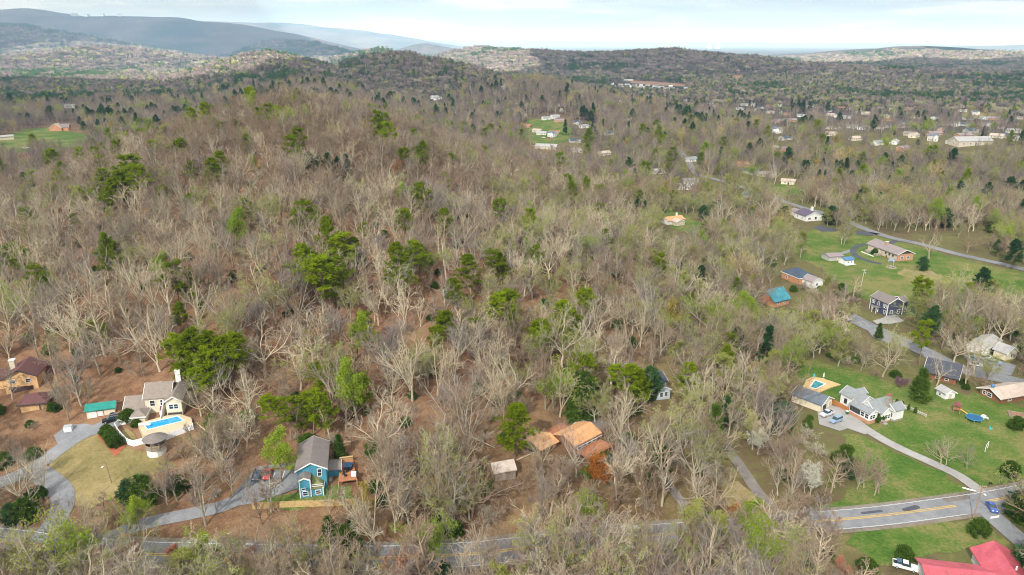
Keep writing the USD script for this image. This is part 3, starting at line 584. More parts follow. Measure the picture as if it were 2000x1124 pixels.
    def window(s, b, face, u, z, w=1.0, h=1.3, fr=TRIM, pane=GLASS, name='window', bars=True):
        """A window on a face of a block: u metres along the face, sill z above the block's floor; frame proud of the wall, a pane inside it."""
        z += b['z0']
        def place(a0, a1, c0, c1, d0, d1):
            if face == 'front': return box(a0, a1, b['y0'] - d1, b['y0'] - d0, c0, c1)
            if face == 'back': return box(a0, a1, b['y1'] + d0, b['y1'] + d1, c0, c1)
            if face == 'left': return box(b['x0'] - d1, b['x0'] - d0, a0, a1, c0, c1)
            return box(b['x1'] + d0, b['x1'] + d1, a0, a1, c0, c1)
        o = b['x0'] if face in ('front', 'back') else b['y0']
        a0, a1 = o + u - w / 2, o + u + w / 2; k = .14
        fr_m = [place(a0 - k, a0, z - k, z + h + k, -.02, .10), place(a1, a1 + k, z - k, z + h + k, -.02, .10), place(a0, a1, z - k, z, -.02, .11), place(a0, a1, z + h, z + h + k, -.02, .11)]
        if bars: fr_m.append(place(a0, a1, z + h / 2 - .04, z + h / 2 + .04, .045, .09))
        p = part(s.p, name, cat(*fr_m), fr); part(p, 'pane', place(a0, a1, z, z + h, -.02, .04), pane)
    def door(s, b, face, u, w=1.0, h=2.1, m=None, name='door'):
        s.window(b, face, u, 0.02, w, h, TRIM, m or DARKT, name, False)
    def add(s, name, mesh, m, label=None): return part(s.p, name, mesh, m, label=label)
    def chimney(s, x, y, z0, z1, w=1.0, m=None, capm=None):
        c = s.add('chimney', box(x - w / 2, x + w / 2, y - w / 2, y + w / 2, z0, z1), m or BRICKW); part(c, 'chimney_cap', box(x - w / 2 - .12, x + w / 2 + .12, y - w / 2 - .12, y + w / 2 + .12, z1, z1 + .18), capm or TRIM)

# ---------------------------------------------------------------- the houses near the camera
h = House('cream_house', 'large cream two storey house with taupe roofs above the blue swimming pool', (243, 824), (362, 805))
k = h.L / 22.0
b = h.block(0, 7.5 * k, 1.5, 10, 3.0, 'x', .55, 'cream', 'taupe', roofname='roof'); h.window(b, 'left', 4, 1, 2.6, 1.9, name='garage_door')
t = h.block(4.2 * k, 8.6 * k, -3, 1.5, 2.9, 'hip', .6, 'cream', 'taupe', over=.5)
m = h.block(7.5 * k, 16.5 * k, 2.0, 11, 6.0, 'x', .62, 'cream', 'taupe')
for u in (2.6, 6.3): h.window(m, 'front', u * k, 3.4, 1.3, 1.7)
h.window(m, 'front', 7.3 * k, 3.4, 1.3, 1.7); h.window(m, 'front', 6.4 * k, .6, 1.8, 1.4, pane=plain('brown_awning', (.18, .11, .08)), name='arched_window')
b = h.block(16.0 * k, 21.6 * k, -1.5, 10, 6.2, 'y', .62, 'cream', 'taupe'); h.window(b, 'front', 1.9 * k, 3.6, 1.2, 1.4); h.window(b, 'front', 3.5 * k, 3.6, 1.2, 1.4); h.window(b, 'front', 2.8 * k, .3, 3.8, 2.0, OLDWOOD, name='patio_opening')
h.block(7.7 * k, 11.5 * k, 4, 10.4, 7.0, 'x', .5, 'cream', 'taupe', z0=.02)
h.chimney(18.2 * k, 9.6, 5.5, 11.2, 1.5, W_['white'])
h.add('stair_wall', hull([(x, y, z) for x in (14.0 * k, 14.3 * k) for y, z in ((2.0, -1.5), (2.0, 5.2), (-5.0, -1.5), (-5.0, .8))]), W_['white'])
h.add('porch', box(14.8 * k, 16.0 * k, -1.0, 2.0, -1, .4), W_['stone']); h.add('awning', hull([(12.6 * k, 2, 2.9), (13.9 * k, 2, 2.9), (12.7 * k, .9, 2.2), (13.8 * k, .9, 2.2), (12.6 * k, 2, 3.1), (13.9 * k, 2, 3.1)]), R_['maroon']); h.add('garden_gate', box(12.5 * k, 13.8 * k, .6, .8, -.4, 1.6), VINYL)
h.done()
h = House('green_roofed_shed', 'long cream shed with a bright green metal roof above the turning pad', (171, 819), (225, 807), category='shed')
b = h.block(0, h.L, 0, 4.2, 2.7, 'x', .5, 'cream', 'green', trim=None); REDF = plain('red_frame', (.42, .05, .05)); h.window(b, 'front', h.L * .48, .5, 1.6, 1.6, REDF, W_['white'], 'red_framed_sign', False); h.window(b, 'front', h.L * .22, .4, 1.9, 1.5, TRIM, W_['white'], 'white_panel', False); h.window(b, 'left', 2.1, 0.05, 1.6, 2.0, TRIM, W_['tan'], 'door', False); h.done()
h = House('tan_house', 'tan house with a dark maroon roof and an open double garage', (13, 771), (76, 758))
b = h.block(0, h.L, 0, 10, 5.6, 'y', .5, 'tan', 'maroon', trim=DARKT, over=.6); h.window(b, 'front', h.L * .27, 3.6, 1.2, 1.1); h.window(b, 'front', h.L * .73, 3.6, 1.2, 1.1)
h.window(b, 'front', h.L * .5, .05, h.L * .70, 2.3, W_['tan'], plain('garage_interior_shade', (.06, .035, .035)), 'garage_opening', False); h.chimney(1.2, 6, 6, 9.2, 1.5, W_['beige']); h.block(-10, 0, 4, 11, 4.0, 'x', .5, 'tan', 'maroon', trim=DARKT, over=.7); h.block(h.L, h.L + 5, 7, 13, 3.0, 'x', .4, 'tan', 'maroon', trim=DARKT); h.done()  # flat dark panel paints the shade inside the open garage
h = House('hip_roofed_garage', 'small tan garage with a maroon hip roof before the tan house', (42, 807), (92, 797), category='garage')
b = h.block(0, h.L, 0, 6.5, 3.0, 'hip', .5, 'tan', 'maroon', trim=DARKT, over=.7); h.add('downpipe', box(h.L * .72, h.L * .72 + .35, -.25, -.02, 0, 3), DARKT); h.window(b, 'left', 3.2, .05, 2.6, 2.2, W_['tan'], DARKT, 'garage_door', False); h.done()
h = House('blue_house', 'bright blue gabled house with white trim beside the car park', (586, 974), (636, 969))
k = h.L / 9.0
b = h.block(-.9 * k, 9.6 * k, 3, 16, 6.4, 'y', .52, 'blue', 'grey brown'); h.window(b, 'front', 8.1 * k, 4.2, .9, 2.0); h.window(b, 'right', 5, 3.8); h.window(b, 'right', 9, 3.8)
b = h.block(.2 * k, 3.9 * k, 0, 3, 5.2, 'y', .45, 'blue', 'grey brown', over=.25); h.window(b, 'front', 1.85 * k, .7, 1.15, 1.15); h.window(b, 'front', 1.4 * k, 2.4, .9, .45, bars=False)
b = h.block(4.2 * k, 8.4 * k, .2, 2.9, 2.2, 'x', .03, 'blue', R_['moss'], over=.1); h.window(b, 'front', 2.4 * k, .7, 1.15, 1.05)
for x in (.25, 4.05, 8.35): h.add('corner_board', box(x * k - .12, x * k + .12, -.08, .14, -1, 5.0 if x < 5 else 2.6), TRIM)
for z in (2.9, 3.4): h.add('balcony_rail', box(4.3 * k, 8.4 * k, .16, .26, z, z + .12), TRIM)
h.add('mossy_deck', hull([(4.4 * k, .4, 2.55), (8.4 * k, .4, 2.55), (4.4 * k, 2.9, 4.9), (7.0 * k, 2.9, 3.7), (8.4 * k, 2.9, 2.7), (4.4 * k, 2.9, 2.5)]), R_['moss'])
b = h.block(9.7 * k, 14.2 * k, 7, 12, 2.9, 'x', .12, 'blue', 'grey brown', over=.2); h.add('side_steps', box(9.9 * k, 11.2 * k, 4.8, 6.8, -1, 1.2), OLDWOOD); h.done()
h = House('orange_roofed_house', 'low house with two weathered orange roofs and a red deck', (1122, 887), (1169, 864))
b = h.block(0, h.L, 0, 8.0, 3.0, 'x', .38, 'brown', 'orange', trim=None, over=.7)
for u in (.2, .4, .6, .8): h.window(b, 'front', h.L * u, .9, 1.6, 1.2, TRIM)
h.add('white_gutter', box(-.4, h.L + .4, -1.0, -.9, 2.35, 2.5), TRIM); d = h.add('deck', box(.3, h.L + .4, -5.2, -.1, .5, .75), REDWOOD)
for i in range(7): part(d, 'deck_post', box(.3 + i * h.L / 6 - .06, .3 + i * h.L / 6 + .06, -5.2, -5.05, -2.5, 1.7), WOOD)
part(d, 'deck_rail', box(.3, h.L + .4, -5.18, -5.08, 1.55, 1.68), WOOD)
h.block(-1, 6, 8.9, 11.5, 2.7, 'x', .2, 'brown', 'rust', trim=None); h.block(-9.0, -2.4, 5.0, 11.5, 2.9, 'x', .34, 'brown', 'orange', trim=None, over=.6); h.block(-7, -3.0, 12.6, 15.0, 2.4, 'x', .2, 'brown', 'orange', trim=None, over=.3); h.done()
h = House('small_wood_shed', 'small weathered shed with a grey brown roof alone in the reddish woods', (966, 941), (1007, 935), category='shed')
b = h.block(0, h.L, 0, 5, 2.6, 'x', .6, OLDWOOD, 'sand', trim=None, over=.35); h.window(b, 'left', 2.5, .05, 1.4, 2.0, WOOD, FENCEW, 'door', False); h.done()
h = House('house_among_pines', 'pale blue house with a navy roof half hidden among pines', (1283, 782), (1308, 779))
b = h.block(0, h.L, 0, 4, 3.2, 'y', .5, 'pale blue', 'grey brown', over=.3); h.window(b, 'front', h.L * .32, .9, 1.2, 1.5); h.window(b, 'front', h.L * .68, .9, 1.2, 1.5); b = h.block(-9, h.L + 1, 4, 11, 4.4, 'x', .55, 'pale blue', 'navy'); h.window(b, 'front', 4.5, 1.5); h.done()
h = House('white_house', 'white house with several grey gabled roofs and a brick footed sunroom', (1657, 809), (1699, 832))
k = h.L / 9.5 * .76; L = h.L * .92
b = h.block(0, L, 0, 5.2 * k, 3.9, 'x', .5, 'white', 'grey', base=(1.35, BRICKW), over=.35)
for i, u in enumerate((.9, 2.1, 3.3, 4.5, 6.3, 8.3)): h.window(b, 'front', u * L / 9.5, 1.9, .75 if i < 4 else 1.3, 1.5, DARKT if i < 4 else TRIM)
for u in (1.2, 2.8): h.window(b, 'right', u * k, 1.9, 1.0, 1.3)
b = h.block(-9.5 * k, 2.4 * k, 4.4 * k, 13 * k, 4.3, 'x', .62, 'white', 'grey'); h.window(b, 'front', 3.2 * k, 1.4, .9, 1.5, DARKT); h.window(b, 'front', 7.2 * k, 1.2, .9, 1.5, DARKT); h.window(b, 'front', 8.9 * k, 1.2, .9, 1.5, DARKT)
h.block(-8.6 * k, -4.0 * k, 11 * k, 15 * k, 4.6, 'y', .6, 'white', 'grey')
b = h.block(3.0 * k, 11.0 * k, 3.6 * k, 13.4 * k, 4.4, 'y', .78, 'white', 'grey')
b = h.block(7.0 * k, 13.2 * k, 6.0 * k, 12 * k, 3.9, 'x', .7, 'white', 'grey', base=(.6, BRICKW)); h.window(b, 'right', 3 * k, 1.4, 1.2, 1.4); h.window(b, 'right', 4.8 * k, 1.4, .8, 1.4)
b = h.block(8.6 * k, 14.4 * k, 13.0 * k, 19 * k, 4.2, 'y', .72, 'white', 'grey', base=(.7, W_['stone'])); h.window(b, 'front', 4.2 * k, 1.5, .9, 1.2)
h.chimney(10.4 * k, 12.6 * k, 0, 8.6, 1.3, W_['stone'], plain('rusty_flue', (.25, .09, .06))); h.add('porch_steps', box(12.8 * k, 15.4 * k, 6.5 * k, 8.5 * k, -1, .5), W_['stone']); h.done()
h = House('grey_roofed_garage', 'long cream garage with a blue grey roof and an open door', (1602, 806), (1626, 791), category='garage')
b = h.block(0, h.L * .9, 0, 10.5, 2.8, 'y', .5, 'cream', 'blue grey'); h.window(b, 'front', h.L * .3, .05, 2.6, 2.2, TRIM, DARKT, 'garage_opening', False); h.window(b, 'front', h.L * .74, .05, 1.7, 2.1, TRIM, W_['beige'], 'garage_door', False); h.done()  # open door is a dark panel, its colour standing for the unlit inside
h = House('dark_blue_house', 'tall dark blue house with white corner boards beside a white apron', (1698, 603), (1731, 618))
L = h.L; b = h.block(0, L, 0, 8.5, 6.0, 'x', .5, 'navy', 'grey brown')
for u, z in ((.14, 3.6), (.20, 3.6), (.48, 3.6), (.80, 3.5), (.88, 3.5), (.86, .7), (.16, .7), (.3, .7)): h.window(b, 'front', L * u, z, .9, 1.5)
for u, z in ((6.4, .9), (2.4, 1.0)): h.window(b, 'right', u, z, 1.3, 1.5)
for x, y in ((0, 0), (L, 0), (L, 8.5)): h.add('corner_board', box(x - .14, x + .14, y - .14, y + .14, -1, 6.0), TRIM)
h.block(L - 6.5, L - .6, 8.5, 11.5, 6.0, 'y', .5, 'navy', 'grey brown'); p_ = h.add('porch_roof', box(L * .35, L * .62, -2.4, -.02, 2.7, 2.9), R_['grey brown'])
for x in (.37, .60): part(p_, 'porch_post', box(L * x - .1, L * x + .1, -2.3, -2.1, -1, 2.7), TRIM)
h.add('entrance_door', box(L * .45, L * .51, -.07, .02, .05, 2.2), TRIM); h.done()
h = House('brick_ranch_house', 'long brick ranch house with a grey brown roof on the pasture', (1694, 489), (1751, 511))
L = h.L; b = h.block(0, L, 0, 10.5, 4.2, 'x', .42, 'beige', 'mauve', over=.8, base=(.5, BRICKW))
for i in range(6): h.window(b, 'front', L * (.14 + .05 * i), 2.0, .7, 1.4)
for u in (.62, .74, .86): h.window(b, 'front', L * u, 2.0, .9, .9, DARKT)
h.window(b, 'front', L * .66, .2, .8, .9, DARKT); h.add('brick_end', box(L - .05, L + .12, -.05, 10.55, -2, 4.15), BRICKW); b2 = dict(b); b2['x1'] = L + .12
for u in (3.2, 7.2): h.window(b2, 'right', u, 1.4, 1.6, 1.2, TRIM)
h.add('gable_cladding', hull([(L + x, y, z) for x in (-.02, .1) for y, z in ((-.1, 4.2), (10.6, 4.2), (5.25, 6.3))]), DARKT)
h.add('lower_porch', box(L * .08, L * .5, -3.4, -.1, -1.5, 1.1), W_['stone']); h.add('porch_wall', box(L * .12, L * .55, -6.6, -6.2, -1.5, .5), TRIM); h.chimney(L * .42, 4.0, 5, 7.6, 1.3, BRICKW); h.block(1, L * .42, -.6, 4.6, 3.9, 'x', .2, 'beige', 'mauve', trim=None); h.done(1.5)
h = House('purple_roofed_bungalow', 'white bungalow with a dark purple roof beside a dark asphalt pad', (1551, 425), (1573, 433))
b = h.block(0, h.L, 0, 13, 3.6, 'x', .42, 'white', 'purple'); h.window(b, 'right', 3, 1.2, 2.2, 1.2); h.window(b, 'right', 8, 1.2, 1.1, 1.4, DARKT); h.window(b, 'front', h.L * .3, 1.2); h.window(b, 'front', h.L * .7, 1.2); h.chimney(h.L * .6, 8, 5, 8.6, 1.3, W_['white']); h.block(-9, 0, 2, 10, 3.3, 'x', .3, 'white', 'mauve'); h.done()
h = House('navy_roofed_house', 'house with a navy hip roof and a white end wall in the woods', (1526, 543), (1560, 557))
b = h.block(0, h.L, 0, 10, 3.6, 'hip', .6, 'brick', 'navy'); h.window(b, 'front', h.L * .3, 1.2); b = h.block(h.L, h.L + 7, 2, 9, 3.4, 'x', .5, 'white', 'mauve'); h.window(b, 'right', 3, 1.2, 1.4, 1.2); h.done()
h = House('teal_roofed_house', 'house with a bright teal metal roof among bare trees', (1511, 601), (1541, 594))
b = h.block(0, h.L, 0, 10, 3.0, 'x', .85, 'brick', 'teal', trim=None, over=.6); h.window(b, 'front', h.L * .3, 1.0); h.window(b, 'front', h.L * .7, 1.0); h.done()
h = House('cottage', 'small white cottage with an orange roof in a green clearing', (1305, 440), (1336, 436))
b = h.block(0, h.L, 0, 8, 2.9, 'x', .42, 'white', 'orange'); h.window(b, 'front', h.L * .3, 1.0, 1.2); h.window(b, 'front', h.L * .7, 1.0, 1.2); h.chimney(h.L * .85, 6, 3, 6, .9, W_['white']); h.block(h.L * .2, h.L * .75, -5, 0, 2.6, 'y', .4, 'beige', 'sand'); h.done()
h = House('dark_shingled_house', 'wide dark shingled roof of a house behind the row of tall trees', (1806, 738), (1866, 752))
b = h.block(0, h.L, 0, 12, 2.8, 'x', .5, 'brown', 'charcoal', over=.9); h.window(b, 'front', h.L * .4, .9); h.window(b, 'front', h.L * .7, .9); h.done()
h = House('brick_cabin', 'red brown cabin under a broad sand coloured gable roof on the lawn', (1913, 770), (1953, 790))
b = h.block(0, h.L, 0, 13, 2.5, 'y', .42, 'brown', 'sand', over=.9); h.window(b, 'front', h.L * .45, .8, 1.6, 1.3); h.window(b, 'front', h.L * .2, .8); h.window(b, 'right', 4, .8, 1.2, 1.2); h.add('skylight_dome', trimesh.creation.icosphere(1, .7).apply_translation([h.L * .48, .4, 5.0]), R_['blue']); h.done()
h = House('white_barn_shed', 'small white shed beside the dark round evergreen on the lawn', (1828, 771), (1845, 781), category='shed')
b = h.block(0, h.L, 0, 4, 2.3, 'x', .55, 'white', 'pale'); h.window(b, 'front', h.L * .4, .6, .9, .8, TRIM); h.window(b, 'right', 2, .05, 1.4, 1.9, TRIM, W_['beige'], 'door', False); h.done()
h = House('red_roofed_house', 'house with bright red metal roofs at the bottom corner', (1950, 1182), (2032, 1192))
b = h.block(0, h.L, 0, 15, 3.2, 'y', .55, 'white', 'red end', trim=None, over=.7); h.window(b, 'front', h.L * .3, .9, 1.4, 1.2); h.window(b, 'front', h.L * .7, .9, 1.4, 1.2); b = h.block(-14, 0, 2.0, 9, 2.8, 'x', .34, 'white', 'red', trim=None, over=.7); h.window(b, 'front', 5, .9, 1.4, 1.2); h.add('roof_vent', rod(.2, (h.L * .6, 6, 5.0), (h.L * .6, 6, 6.2)), TRIM); h.done()
h = House('hilltop_brick_house', 'distant brick house with steep gables on the green hilltop lawn', (97, 257), (131, 256))
k = h.L; b = h.block(0, k * .7, 0, 10, 4.0, 'y', .7, 'brick', 'sand'); h.window(b, 'front', k * .2, 1.2); h.window(b, 'front', k * .5, 1.2); h.block(k * .5, k * 1.05, 2, 10, 4.4, 'x', .9, 'brick', 'grey brown'); h.done()
h = House('long_cream_barn', 'long low cream barn at the edge of the hilltop lawn', (-20, 276), (28, 273), category='barn')
b = h.block(0, h.L, 0, 9, 3.2, 'x', .3, 'cream', 'pale'); h.window(b, 'right', 4, .1, 2.5, 2.4, TRIM, GLASS, 'barn_door'); h.done()
h = House('blue_roofed_shed', 'small white shed with a blue metal roof near the ranch house', (1650, 518), (1667, 516), category='shed')
b = h.block(0, h.L, 0, 5, 2.7, 'x', .35, 'white', 'blue', trim=None); h.window(b, 'front', h.L * .35, .9, .9, .9); h.window(b, 'front', h.L * .72, .9, .9, .9); h.add('plinth', box(-.4, h.L + .8, -1.4, -.05, -.6, .12), W_['white']); h.done()
h = House('grey_metal_shed', 'long low grey shed behind the blue roofed shed', (1619, 511), (1646, 509), category='shed')
b = h.block(0, h.L, 0, 7, 2.6, 'x', .22, 'grey', 'mauve', trim=None); h.window(b, 'front', h.L * .7, .1, 2.2, 2.0, TRIM, W_['beige'], 'shed_door', False); h.done()
h = House('cream_bungalow', 'little cream bungalow above the valley road with a small lawn', (1525, 360), (1551, 362))
b = h.block(0, h.L, 0, 9, 3.0, 'x', .3, 'cream', 'sand'); h.window(b, 'front', h.L * .3, 1); h.window(b, 'front', h.L * .55, .1, 1.4, 2, TRIM, DARKT, 'door', False); h.done()
h = House('white_cottage', 'narrow white cottage behind the parked vehicles in the trees', (1963, 705), (1984, 700))
b = h.block(0, h.L, 0, 5, 3.0, 'y', .7, 'cream', 'pale'); h.window(b, 'front', h.L * .5, 1.0); h.done()
h = House('pale_roofed_house', 'house with a long pale roof screened by bare trees', (1925, 696), (1953, 678))
b = h.block(0, h.L, 0, 7, 2.8, 'x', .4, 'white', 'pale'); h.window(b, 'front', h.L * .4, 1.0); h.done()

# ---------------------------------------------------------------- smaller houses, built once per kind and copied
HOUSES = '/World/house_kinds'
stage.CreateClassPrim(HOUSES)
def small_house(name, wall, roof, wing, L=15, D=9, hh=3.0):
    p = f'{HOUSES}/{name}'; UsdGeom.Xform.Define(stage, p)
    s = House.__new__(House); s.loc, s.rz, s.L, s.p, s.plan = np.zeros(3), 0, L, p, []
    b = s.block(-L / 2, L / 2, 0, D, hh, 'x', .5, wall, roof)
    for u in (.15, .35, .65, .85): s.window(b, 'front', L * u, 1.0, 1.2, 1.3)
    s.door(b, 'front', L * .5); s.window(b, 'right', D * .5, 1.0); s.window(b, 'left', D * .5, 1.0)
    if wing: b = s.block(L * .1, L * .45, -4, 0, hh, 'y', .6, wall, roof); s.window(b, 'front', L * .17, 1.0, 1.4)
    return p
SMALL = {n: small_house(n, *a) for n, a in {'white_grey': ('white', 'grey', True), 'white_pale': ('white', 'pale', False), 'brick_brown': ('brick', 'mauve', False, 19), 'beige_taupe': ('beige', 'taupe', True), 'cream_sand': ('cream', 'sand', False), 'brick_rust': ('brick', 'rust', True), 'grey_navy': ('grey', 'navy', True),
                                            'white_tall': ('white', 'blue grey', True, 12, 9, 6.0), 'long_pale': ('beige', 'pale', False, 30, 12, 3.6)}.items()}
LOOK = {'white_grey': 'white house with a grey roof', 'white_pale': 'white house with a pale roof', 'brick_brown': 'long brick house with a brown roof', 'beige_taupe': 'beige house with a taupe roof', 'cream_sand': 'cream house with a sand roof', 'brick_rust': 'brick house with a rusty roof',
        'grey_navy': 'grey house with a navy roof', 'white_tall': 'tall white house with a slate roof', 'long_pale': 'long flat building with a pale roof'}
FAR_PX = []
def far_house(kind, px, py, where, turn, scale=1.0, group=None):
    FAR_PX.append((px, py)); g = ground(px, py); path = '/World/' + numbered('/World', 'house')
    x = UsdGeom.Xform.Define(stage, path); x.AddTranslateOp().Set(Gf.Vec3d(*map(float, g))); x.AddRotateZOp().Set(turn); x.AddScaleOp().Set(Gf.Vec3f(scale * .86, scale * .86, scale * .86))
    x.GetPrim().GetReferences().AddInternalReference(SMALL[kind]); x.GetPrim().SetInstanceable(True)
    tag(x, f'{LOOK[kind]} {where}', 'house', group); BUILT.append(sg.Point(g[0], g[1]).buffer(11 * scale))
hr = np.random.default_rng(5)
V = 'in the garden cluster of the middle valley'
for kind, px, py, w in [('white_grey', 1069, 234, 'at the upper edge of the green valley gardens'), ('white_pale', 1086, 231, 'near the woods above the valley gardens'), ('brick_brown', 1094, 239, 'facing the bright green valley lawn'), ('brick_rust', 1028, 249, 'beside the white blossom in the valley'), ('cream_sand', 1047, 259, 'among dark trees in the valley'),
                        ('white_pale', 1057, 264, 'just below the cream house in the valley'), ('brick_rust', 1083, 262, 'with a red car before it in the valley'), ('white_tall', 1076, 268, 'beside the red car in the valley'), ('grey_navy', 1126, 243, 'at the wood edge right of the tall dark pine'), ('white_grey', 1144, 250, 'alone in trees beyond the dark pine'),
                        ('grey_navy', 1124, 279, 'in the jumbled yard below the valley gardens'), ('long_pale', 1065, 292, 'at the bottom of the valley gardens'), ('beige_taupe', 1128, 298, 'beside the lane below the valley gardens'), ('grey_navy', 1192, 264, 'with a white dormer in the mixed woods'), ('cream_sand', 1184, 304, 'by the lane below the olive trees'),
                        ('white_pale', 1288, 340, 'under the broad bare trees by the valley road'), ('white_pale', 1335, 371, 'among dark evergreens above the tall pole'), ('white_grey', 1350, 360, 'in the brown thicket below the valley road'), ('brick_rust', 1450, 326, 'red with a blue roof edge on the orange bank'), ('grey_navy', 1465, 340, 'below the red shed on the orange bank'),
                        ('beige_taupe', 1497, 346, 'next to the dark evergreen by the cream bungalow'), ('grey_navy', 1468, 388, 'hidden by trees under the valley road'), ('white_grey', 1355, 316, 'at the upper end of the valley road')]:
    far_house(kind, px, py, w, float(hr.uniform(-35, 35)))
for i, (px, py) in enumerate([(1598, 199), (1590, 209), (1601, 211), (1572, 210), (1622, 210), (1507, 222), (1620, 227), (1641, 230), (1515, 240), (1530, 239), (1545, 238), (1663, 251), (1682, 254), (1705, 249), (1716, 253), (1728, 249), (1627, 253), (1625, 266), (1898, 195), (1920, 198), (1880, 219), (1918, 219), (1836, 202), (1905, 225),
                              (1850, 246), (1862, 247), (1864, 280), (1775, 266), (1792, 269), (1926, 247), (1960, 252), (1981, 260), (1996, 247), (1455, 207), (1467, 209), (1446, 215), (1330, 194), (1406, 199), (1760, 250), (1690, 224), (1730, 230), (1945, 270), (1985, 275), (1830, 265), (1655, 232), (1780, 215), (1960, 180), (1995, 172), (1880, 172)]):
    kind = ['white_grey', 'white_pale', 'beige_taupe', 'white_tall', 'brick_brown', 'cream_sand', 'grey_navy'][(i * 3 + i // 5) % 7]
    far_house(kind, px, py, 'in the leafy far suburb', float(hr.uniform(-60, 60)), 1.0, f'{LOOK[kind]}s in the leafy far suburb'.replace('house ', 'house '))
sub_r = np.random.default_rng(77)
for i in range(64):
    px, py = sub_r.uniform(1470, 1998), sub_r.uniform(186, 296); kind = list(SMALL)[int(sub_r.integers(8))]
    if all(math.hypot(px - a, (py - b) * 2) > 13 for a, b in FAR_PX): far_house(kind, px, py, 'in the leafy far suburb', float(sub_r.uniform(-60, 60)), 1.0, f'{LOOK[kind]}s in the leafy far suburb')
for i in range(26):
    px, py = sub_r.uniform(1330, 1560), sub_r.uniform(180, 226); kind = list(SMALL)[int(sub_r.integers(8))]
    if all(math.hypot(px - a, (py - b) * 2) > 13 for a, b in FAR_PX): far_house(kind, px, py, 'between the subdivision and the far suburb', float(sub_r.uniform(-60, 60)), 1.0, f'{LOOK[kind]}s between the subdivision and the far suburb')
far_house('long_pale', 1905, 285, 'by the car yard at the far suburb edge', 8, 1.5)
for r_, (y0, n) in enumerate([(166, 9), (170, 11), (175, 12), (180, 8)]):
    for i in range(n):
        kind = ['white_tall', 'beige_taupe', 'white_grey', 'grey_navy'][(i + r_ * 2) % 4]
        far_house(kind, 1196 + i * 14 + r_ * 6 + hr.uniform(-3, 3), y0 + i * .55 + hr.uniform(-.6, .6), 'in the dense far subdivision below red earth', float(hr.uniform(-25, 25)), 1.0, f'{LOOK[kind]}s in the far subdivision')
far_house('long_pale', 1228, 159, 'above the subdivision beside the red earth', 5, 1.1)
for px, py, k_ in [(727, 181, 'white_pale'), (722, 178, 'white_tall'), (732, 184, 'white_grey')]: far_house(k_, px, py, 'in the gap behind the wooded hill', float(hr.uniform(-30, 30)))
for px, py, k_ in [(848, 193, 'white_pale'), (855, 195, 'white_grey'), (918, 135, 'white_pale'), (930, 134, 'white_tall'), (152, 142, 'white_grey'), (210, 191, 'white_pale'), (135, 211, 'white_grey'), (438, 146, 'white_grey'), (450, 145, 'white_pale')]: far_house(k_, px, py, 'alone in the woods of the far valley', float(hr.uniform(-30, 30)), 1.2, f'{LOOK[k_]}s alone in the far woods')
for px, py in [(140, 31), (147, 31), (170, 33), (200, 32), (207, 31), (228, 31), (234, 32), (246, 31), (290, 30), (331, 31)]: far_house('white_tall', px, py, 'on the edge of the far blue plateau', float(hr.uniform(-30, 30)), 2.6, 'white houses on the edge of the far plateau')
# ---------------------------------------------------------------- vehicles
PAINT = {n: plain(n.replace(' ', '_') + '_car_paint', c, .25, .03, .5, .6, 0.0, .7) for n, c in [('black', (.018, .02, .025)), ('red', (.55, .03, .03)), ('navy', (.02, .06, .12)), ('blue', (.02, .09, .42)), ('silver', (.55, .57, .60)), ('steel blue', (.22, .32, .45)), ('white', (.72, .72, .68)), ('maroon', (.3, .05, .05)), ('teal', (.05, .25, .28))]}
LAMP = plain('headlamp_glass', (.75, .76, .78), .15, .02); TAIL = plain('tail_lamp', (.5, .02, .02), .3, .05); CARGLASS = mat('car_glass', {'p': ('principled_bsdf', {'base_color': (.03, .05, .065), 'roughness': .05, 'specular_ior_level': 1.0})})
def profile(pts, w, inset=0.0):
    """A body from its side outline: rounded in plan, narrower towards the top."""
    pts = np.array(pts, float); zmax = pts[:, 1].max(); out = []
    for s in (-1, 1):
        for e, k in ((1.0, .0), (.93, .07)):
            pass
    v = []
    for x, z in pts:
        lean = .10 * max(z - .55, 0) / max(zmax - .55, .1)
        for s in (-1, 1): v += [(x, s * (w / 2 - lean - .06), z), (x * .985, s * (w / 2 - lean), z * .97 + .015)]
    return hull(v)
